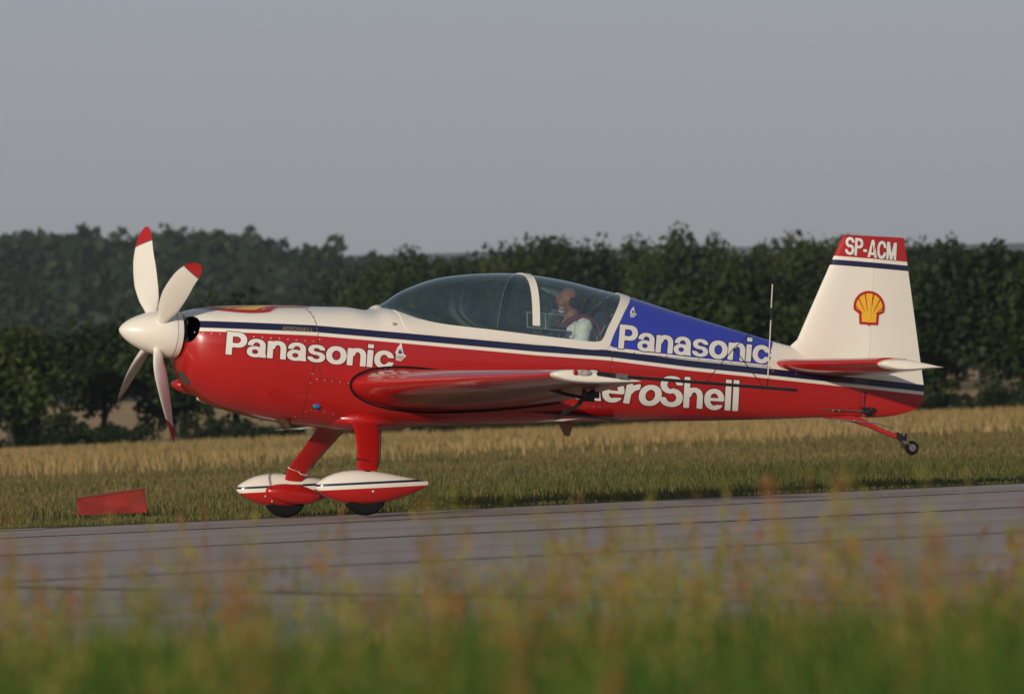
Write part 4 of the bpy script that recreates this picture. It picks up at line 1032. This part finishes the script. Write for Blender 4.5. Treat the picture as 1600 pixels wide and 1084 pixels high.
wc_ = P(1424.5, 699.5); bm = bmesh.new(); add_lathe(bm, [(-.020, .028), (-.022, .045), (-.014, .056), (0, .059), (.014, .056), (.022, .045), (.020, .028)], 'y', wc_, 28); obj('tail_wheel', bm, M_RUB, tw)
bm = bmesh.new(); add_lathe(bm, [(-.024, .004), (-.0245, .02), (-.021, .03), (.021, .03), (.0245, .02), (.024, .004)], 'y', wc_, 20); obj('tail_wheel_hub', bm, M_STEEL, tw)
bm = bmesh.new(); add_tube(bm, [P(1409, 688, .03), P(1411, 700, .03)], [.014, .016], 8); obj('steering_arm', bm, M_BLACK, tw)

# --- main gear
M_PANT = None
def pant_mat():
    m, nt, p = nodes('wheel_pant_paint'); a = nd(nt, 'ShaderNodeAttribute'); a.attribute_name = 'stripe'; sv = a.outputs['Fac']
    c = mix(nt, mth(nt, 'GREATER_THAN', sv, -.050), RED, WHITE); c = mix(nt, mth(nt, 'GREATER_THAN', sv, -.018), c, NAVY); c = mix(nt, mth(nt, 'GREATER_THAN', sv, 0), c, WHITE)
    nt.links.new(c, p.inputs['Base Color']); p.inputs['Roughness'].default_value = .28; p.inputs['Coat Weight'].default_value = .7; p.inputs['Coat Roughness'].default_value = .06; return m
M_PANT = pant_mat()
for s in (-1, 1):
    gear = bpy.data.objects.new('main_gear', None); link(gear, plane)
    yc = s*.90; bm = bmesh.new(); R_ = []
    xs_ = [1.385, 1.39, 1.405, 1.43, 1.47, 1.53, 1.6, 1.68, 1.76, 1.84, 1.92, 2.0, 2.08, 2.16, 2.24, 2.30, 2.318, 2.32]
    tz_ = lambda x: float(smt(x)); bz_ = lambda x: float(smb(x)); 
    smt = smooth_interp([1.385, 1.40, 1.44, 1.53, 1.65, 1.79, 1.95, 2.1, 2.25, 2.32], [-1.15, -1.118, -1.085, -1.035, -1.003, -.992, -.998, -1.015, -1.033, -1.040])
    smb = smooth_interp([1.385, 1.40, 1.44, 1.53, 1.65, 1.79, 1.95, 2.1, 2.25, 2.32], [-1.155, -1.172, -1.20, -1.238, -1.262, -1.264, -1.238, -1.185, -1.12, -1.078])
    smw = smooth_interp([1.385, 1.40, 1.44, 1.53, 1.65, 1.79, 1.95, 2.1, 2.25, 2.32], [.004, .03, .055, .083, .102, .108, .10, .075, .038, .014])
    for x in xs_:
        zt, zb, w_ = smt(x), smb(x), smw(x); zc = (zt+zb)/2; hh = (zt-zb)/2
        R_.append([Vector((x, yc+w_*math.copysign(abs(math.cos(t))**(2/2.3), math.cos(t)), zc+hh*math.copysign(abs(math.sin(t))**(2/2.3), math.sin(t)))) for t in np.linspace(0, 2*math.pi, 41)[:-1]])
    add_loft(bm, R_)
    # wheel opening in the underside
    pant = tmp(bm, (M_PANT, M_DARK)); bm = bmesh.new(); add_lathe(bm, [(-.075, .19), (.075, .19)], 'y', (1.80, yc, -1.170), 32)
    for f in bm.faces: f.material_index = 1
    cz = bm; 
    for v in cz.verts: v.co.z = min(v.co.z, -1.10)
    cu = tmp(cz, (M_PANT, M_DARK)); boolean(pant, [cu], ['DIFFERENCE']); kill(cu); pant.name = 'wheel_pant'; pant.parent = gear; me = pant.data; sharp(me, 40)
    l0, l1 = P(499.3, 756.3, -.95), P(669.6, 747.8, -.90)
    a = me.attributes.new('stripe', 'FLOAT', 'POINT'); a.data.foreach_set('value', np.array([v.co.z-(l0.z+(l1.z-l0.z)*(v.co.x-l0.x)/(l1.x-l0.x)) for v in me.vertices], np.float32))
    bm = bmesh.new(); add_lathe(bm, [(-.052, .09), (-.062, .13), (-.058, .158), (-.036, .174), (0, .178), (.036, .174), (.058, .158), (.062, .13), (.052, .09)], 'y', (1.80, yc, -1.167), 48); wh = obj('wheel', bm, M_RUB, gear)
    bm = bmesh.new(); add_lathe(bm, [(-.05, .01), (-.056, .05), (-.05, .092), (.05, .092), (.056, .05), (.05, .01)], 'y', (1.80, yc, -1.167), 28); obj('rim', bm, M_STEEL, wh)
    # leg
    path = smoothline([Vector((1.955, s*.22, -.56)), Vector((1.965, s*.40, -.635)), Vector((1.915, s*.60, -.79)), Vector((1.85, s*.78, -.97)), Vector((1.825, s*.84, -1.14))], 4)
    bm = bmesh.new(); R_ = []
    for i, p_ in enumerate(path):
        f = i/(len(path)-1); ch = float(np.interp(f, [0, .25, 1], [.26, .215, .14])); th = .036-.014*f
        d_ = (path[min(i+1, len(path)-1)]-path[max(i-1, 0)]).normalized(); n_ = Vector((1, 0, 0)).cross(d_).normalized(); cx_ = d_.cross(n_).normalized()
        if cx_.x < 0: cx_ = -cx_
        R_.append([p_+cx_*math.cos(t)*ch/2+n_*math.sin(t)*th/2 for t in np.linspace(0, 2*math.pi, 21)[:-1]])
    add_loft(bm, R_); leg = obj('leg', bm, M_RED, gear)
    # cuffs and brake line
    bm = bmesh.new(); i = 5
    for r_ in (R_[3], R_[4]): pass
    add_loft(bm, [[p_+(p_-path[k])*.10 for p_ in R_[k]] for k in (2, 3)]); obj('upper_cuff', bm, M_RED, leg)
    bm = bmesh.new(); k = 11 if s < 0 else 12; add_tube(bm, [path[k]+(v-path[k])*1.06+(Vector((0, 0, -.018)) if v.x > path[k].x else Vector((0, 0, .012)))*.6 for v in R_[k]], .0045, 6, closed=True); obj('strap', bm, (M_BLACK if s < 0 else M_LETTER), leg)
    bm = bmesh.new(); add_tube(bm, [R_[k][0]+Vector((.008, 0, 0)) for k in range(4, 12)], .005, 6); obj('brake_line', bm, M_BLACK, leg)
    bm = bmesh.new(); add_ell(bm, (1.83, s*.80, -1.155), (.235, .062, .078), Matrix.Rotation(rad(3), 3, 'Y')); obj('leg_fairing', bm, M_RED, gear)
    bm = bmesh.new(); add_ell(bm, (1.87, s*.80, -1.075), (.05, .03, .006)); obj('fairing_clip', bm, M_LETTER, gear)
    bm = bmesh.new(); 
    for (x_, z_) in ((1.60, -1.19), (1.70, -1.14), (2.0, -1.13), (1.66, -1.225)): add_ell(bm, (x_, s*(.90-.098), z_), (.008, .006, .008))
    add_ell(bm, (1.83, s*1.008, -1.155), (.011, .005, .011)); o = obj('pant_bolts', bm, M_BOLT, gear); o['kind'] = 'stuff'
# belly fairing where the legs leave
bm = bmesh.new(); R_ = []
for x_, hz, wy in ((1.5, .01, .05), (1.60, .035, .12), (1.74, .07, .25), (1.86, .09, .345), (2.0, .095, .385), (2.1, .09, .37), (2.22, .065, .29), (2.38, .04, .17), (2.5, .01, .05)):
    R_.append([Vector((x_, wy*math.cos(t), -.572+hz*math.copysign(abs(math.sin(t))**.8, math.sin(t)))) for t in np.linspace(0, 2*math.pi, 33)[:-1]])
add_loft(bm, R_); obj('gear_fairing', bm, M_RED, plane)

# --- cockpit
M_SEAT = simple('seat_leather', (.015, .016, .018), .45, coat=.2)
def rbox(bm, c, s_, rot=None, bev=.02):
    vs = add_box(bm, c, s_, rot); es = list({e for v in vs for e in v.link_edges}); bmesh.ops.bevel(bm, geom=es, offset=bev, segments=3, affect='EDGES')
for nm, x0, hgt in (('rear_seat', 4.04, .50), ('front_seat', 3.20, .22)):
    bm = bmesh.new(); rbox(bm, (x0+.02, 0, -.05+hgt/2), (.09, .44, hgt+.1), Matrix.Rotation(rad(18), 3, 'Y'), .035); rbox(bm, (x0-.28, 0, -.27), (.5, .44, .09), Matrix.Rotation(rad(-8), 3, 'Y'), .03)
    s_ = obj(nm, bm, M_SEAT, plane)
bm = bmesh.new(); add_loft(bm, [[Vector((4.10+.09*f, y_*(.98-.0), 0)) for y_ in ()] for f in ()]) if False else None
bm = bmesh.new(); R_ = []
for x_, o_ in ((4.10, -.02), (4.16, -.02)): pass
pts = [q for k, q in enumerate(section(4.02, -.045)) if 0 <= k <= NA//2 and q.z > .1]
add_tube(bm, pts, .018, 8); obj('roll_hoop', bm, M_BLACK, plane)
bm = bmesh.new()
for a, b in (((958, 490), (950, 500)), ((950, 499), (948, 503)), ((946, 508), (937, 524))): add_tube(bm, [P(*a, -.25), P(*b, -.25)], [.007, .010], 8)
obj('harness_guide', bm, M_STEEL, plane)
for x_, z_ in ((3.32, .10), (2.62, .12)):
    bm = bmesh.new(); rbox(bm, (x_, 0, z_), (.05, .66, .28), Matrix.Rotation(rad(-12), 3, 'Y'), .02)
    pn = obj('instrument_panel', bm, M_DARK, plane)
    for k in range(4):
        bm = bmesh.new(); add_lathe(bm, [(0, .035), (.012, .035), (.012, .028), (.008, .026)], 'x', (x_+.022, -.2+.13*k, z_+.03), 20); obj('gauge', bm, M_GREYMET, pn)
bm = bmesh.new(); add_tube(bm, [(3.62, 0, -.42), (3.62, 0, -.1), (3.60, 0, .02)], [.014, .014, .022], 8); obj('control_stick', bm, M_BLACK, plane)
bm = bmesh.new(); add_box(bm, (3.1, 0, -.40), (2.1, .66, .012)); obj('cockpit_floor', bm, M_DARK, plane, smooth=False)
# small sight grid hung inside the near canopy wall
sg = bpy.data.objects.new('sight_grid', None); link(sg, plane); yy = -.335
bm = bmesh.new()
for a, b in (((822, 487.5), (886, 493)), ((823, 511), (884, 517)), ((823.5, 488), (824.5, 511)), ((852, 490), (852.5, 514)), ((884, 517), (891, 518))): add_tube(bm, [P(*a, yy), P(*b, yy)], .0042, 6)
obj('grid_wire', bm, simple('grey_wire', (.28, .32, .30), .4), sg)
bm = bmesh.new(); c = P(830.5, 500.5, yy+.006); add_box(bm, c, (.055, .003, .10), Matrix.Rotation(rad(-1), 3, 'Y')); obj('dark_pane', bm, simple('tinted_pane', (.012, .016, .006), .3), sg)
bm = bmesh.new(); c = P(844, 502, yy+.006); add_box(bm, c, (.075, .003, .10)); obj('clear_pane', bm, M_LENS, sg)

# ------------------------------------------------------------------ pilot
person = link(bpy.data.objects.new('person', None)); person.matrix_world = PLANE
tag(person, 'bald pilot with grey beard, white shirt and dark headset in the rear cockpit seat', 'person')
M_SKIN = simple('skin', (.28, .115, .075), .5, var=.12, scale=25, spec=.3)
HX0, HZ0 = 3.775, .525
bm = bmesh.new()
def blob(c, r, rot=None): add_ell(bm, Vector(c), r, rot, 20)
def limb(pts, rs): 
    add_tube(bm, pts, rs, 14)
    for p_, r_ in zip(pts, rs): blob(p_, (r_, r_, r_))
blob((HX0+.018, 0, HZ0+.018), (.094, .075, .092)); blob((HX0-.038, 0, HZ0-.012), (.056, .058, .086)); blob((HX0-.042, 0, HZ0-.078), (.050, .048, .040)); blob((HX0-.072, 0, HZ0-.088), (.022, .026, .022))
blob((HX0-.078, 0, HZ0+.022), (.022, .050, .018)); add_tube(bm, [(HX0-.088, 0, HZ0+.012), (HX0-.106, 0, HZ0-.016), (HX0-.116, 0, HZ0-.033)], [.009, .012, .013], 10); blob((HX0-.108, 0, HZ0-.036), (.015, .016, .010))
blob((HX0-.090, 0, HZ0-.058), (.014, .024, .007)); blob((HX0-.088, 0, HZ0-.070), (.014, .022, .007))
for s in (-1, 1): blob((HX0+.012, s*.078, HZ0-.012), (.020, .010, .032)); blob((HX0-.055, s*.042, HZ0-.025), (.03, .02, .022))
limb([(HX0+.03, 0, HZ0-.06), (HX0+.055, 0, HZ0-.15)], [.060, .066])
limb([(4.0, 0, -.14), (3.97, 0, .06), (3.89, 0, .24), (3.83, 0, .34)], [.15, .145, .165, .09])
blob((3.87, 0, .27), (.12, .20, .12))
for s in (-1, 1):
    limb([(3.86, s*.175, .315), (3.80, s*.235, .08), (3.66, s*.14, .03)], [.062, .048, .030])
    blob((3.62, s*.125, .03), (.045, .022, .034))
    for i, (dz, l) in enumerate(((.026, .9), (.010, 1.), (-.006, .95), (-.021, .8))):
        b0 = Vector((3.59, s*.118, .03+dz)); limb([b0, b0+Vector((-.034*l, -s*.012, .002)), b0+Vector((-.036*l, -s*.038, .0)), b0+Vector((-.012, -s*.044, 0))], [.0095, .009, .0085, .008])
    limb([(3.63, s*.115, .055), (3.605, s*.092, .066), (3.59, s*.08, .055)], [.011, .010, .009])
    limb([(3.97, s*.10, -.16), (3.55, s*.15, -.10), (3.28, s*.13, -.33), (3.16, s*.13, -.35)], [.09, .065, .045, .035])
body_o = tmp(bm, (M_SKIN,)); md = body_o.modifiers.new('r', 'REMESH'); md.mode = 'VOXEL'; md.voxel_size = .0075; md2 = body_o.modifiers.new('s', 'SMOOTH'); md2.factor = .5; md2.iterations = 4
dg = bpy.context.evaluated_depsgraph_get(); me = bpy.data.meshes.new_from_object(body_o.evaluated_get(dg)); kill(body_o)
me.materials.clear(); me.materials.append(M_SKIN); sharp(me, 180); me.name = 'body'; link(bpy.data.objects.new('body', me), person)
def cloth(name, build, mat, vox=.009):
    global bm
    bm = bmesh.new(); build(); o = tmp(bm, (mat,)); m_ = o.modifiers.new('r', 'REMESH'); m_.mode = 'VOXEL'; m_.voxel_size = vox; m2 = o.modifiers.new('s', 'SMOOTH'); m2.factor = .5; m2.iterations = 5
    dg = bpy.context.evaluated_depsgraph_get(); me = bpy.data.meshes.new_from_object(o.evaluated_get(dg)); kill(o); me.materials.clear(); me.materials.append(mat); sharp(me, 180); me.name = name
    return link(bpy.data.objects.new(name, me), person)
def shirt():
    limb([(4.0, 0, -.14), (3.97, 0, .06), (3.89, 0, .24), (3.835, 0, .33)], [.16, .155, .175, .098]); blob((3.87, 0, .27), (.13, .212, .13))
    for s in (-1, 1): limb([(3.86, s*.175, .315), (3.81, s*.222, .14)], [.075, .066])
cl = cloth('t_shirt', shirt, simple('white_cotton', (.74, .74, .70), .85, bmp=.3, scale=12))
tex = bpy.data.textures.new('folds', 'CLOUDS'); tex.noise_scale = .06; dm = cl.modifiers.new('d', 'DISPLACE'); dm.texture = tex; dm.strength = .02; dm.mid_level = .5
def trousers():
    limb([(4.0, 0, -.17), (4.0, 0, -.05)], [.162, .158])
    for s in (-1, 1): limb([(3.97, s*.10, -.16), (3.55, s*.15, -.10), (3.30, s*.13, -.31)], [.10, .075, .056])
cloth('trousers', trousers, simple('dark_cotton', (.03, .035, .05), .9))
M_HARN = simple('maroon_webbing', (.13, .018, .016), .7, bmp=.2)
bm = bmesh.new()
for s in (-1, 1):
    pts = smoothline([Vector((3.72, s*.05, .22)), Vector((3.72, s*.085, .32)), Vector((3.78, s*.105, .375)), Vector((3.87, s*.125, .400)), Vector((3.95, s*.135, .37)), Vector((4.02, s*.15, .26)), Vector((4.05, s*.15, .08))], 4)
    add_tube(bm, pts, [.016+.009*math.sin(math.pi*i/(len(pts)-1)) for i in range(len(pts))], 10)
obj('parachute_harness', bm, M_HARN, person)
bm = bmesh.new(); rbox(bm, (4.08, 0, .12), (.09, .36, .42), None, .03); obj('parachute_pack', bm, M_HARN, person)
bm = bmesh.new(); add_tube(bm, [P(848, 519, -.2), P(868, 512, -.2), P(884, 516, -.2)], .02, 8); add_box(bm, P(873, 517, -.21), (.06, .02, .05)); obj('chest_strap', bm, M_BLACK, person)
# beard, eyes, brows, headset
bm = bmesh.new(); blob((HX0-.080, 0, HZ0-.092), (.028, .034, .032)); blob((HX0-.095, 0, HZ0-.057), (.014, .032, .008))
for s in (-1, 1): blob((HX0-.058, s*.036, HZ0-.082), (.036, .018, .026))
obj('beard', bm, simple('grey_beard', (.45, .41, .38), .95, bmp=.6, scale=20), person)
for s in (-1, 1):
    bm = bmesh.new(); blob((HX0-.076, s*.031, HZ0+.000), (.010, .011, .006)); eye = obj('eye', bm, simple('eye_white', (.25, .20, .17), .4), person)
    bm = bmesh.new(); blob((HX0-.0845, s*.0335, HZ0+.000), (.003, .005, .0045)); obj('pupil', bm, M_BLACK, eye)
    bm = bmesh.new(); add_tube(bm, [(HX0-.088, s*.018, HZ0+.018), (HX0-.084, s*.035, HZ0+.021), (HX0-.072, s*.052, HZ0+.015)], [.004, .005, .003], 6); obj('eyebrow', bm, simple('brow_hair', (.10, .07, .05), .9), person)
bm = bmesh.new(); blob((HX0+.052, 0, HZ0-.008), (.062, .080, .062)); obj('hair', bm, simple('cropped_hair', (.10, .075, .06), .95), person)
hs_ = bpy.data.objects.new('headset', None); link(hs_, person)
for s in (-1, 1):
    bm = bmesh.new(); add_lathe(bm, [(-.022, .018), (-.02, .034), (-.008, .043), (.010, .043), (.02, .034), (.022, .018)], 'y', (HX0+.020, s*.092, HZ0-.012), 24); obj('ear_cup', bm, M_BLACK, hs_)
bm = bmesh.new(); pts = [Vector((HX0+.03+.015*math.sin(t), .098*math.cos(t), HZ0+.01+.115*math.sin(t))) for t in np.linspace(0, math.pi, 15)]; flatr = .011
add_tube(bm, pts, [.008]*4+[.015]*7+[.008]*4, 8); obj('headband', bm, M_BLACK, hs_)
bm = bmesh.new(); add_tube(bm, smoothline([Vector((HX0, -.095, HZ0-.04)), Vector((HX0-.06, -.085, HZ0-.075)), Vector((HX0-.115, -.03, HZ0-.062))]), .0035, 6); add_ell(bm, (HX0-.118, -.02, HZ0-.060), (.010, .016, .011)); obj('boom_microphone', bm, M_BLACK, hs_)
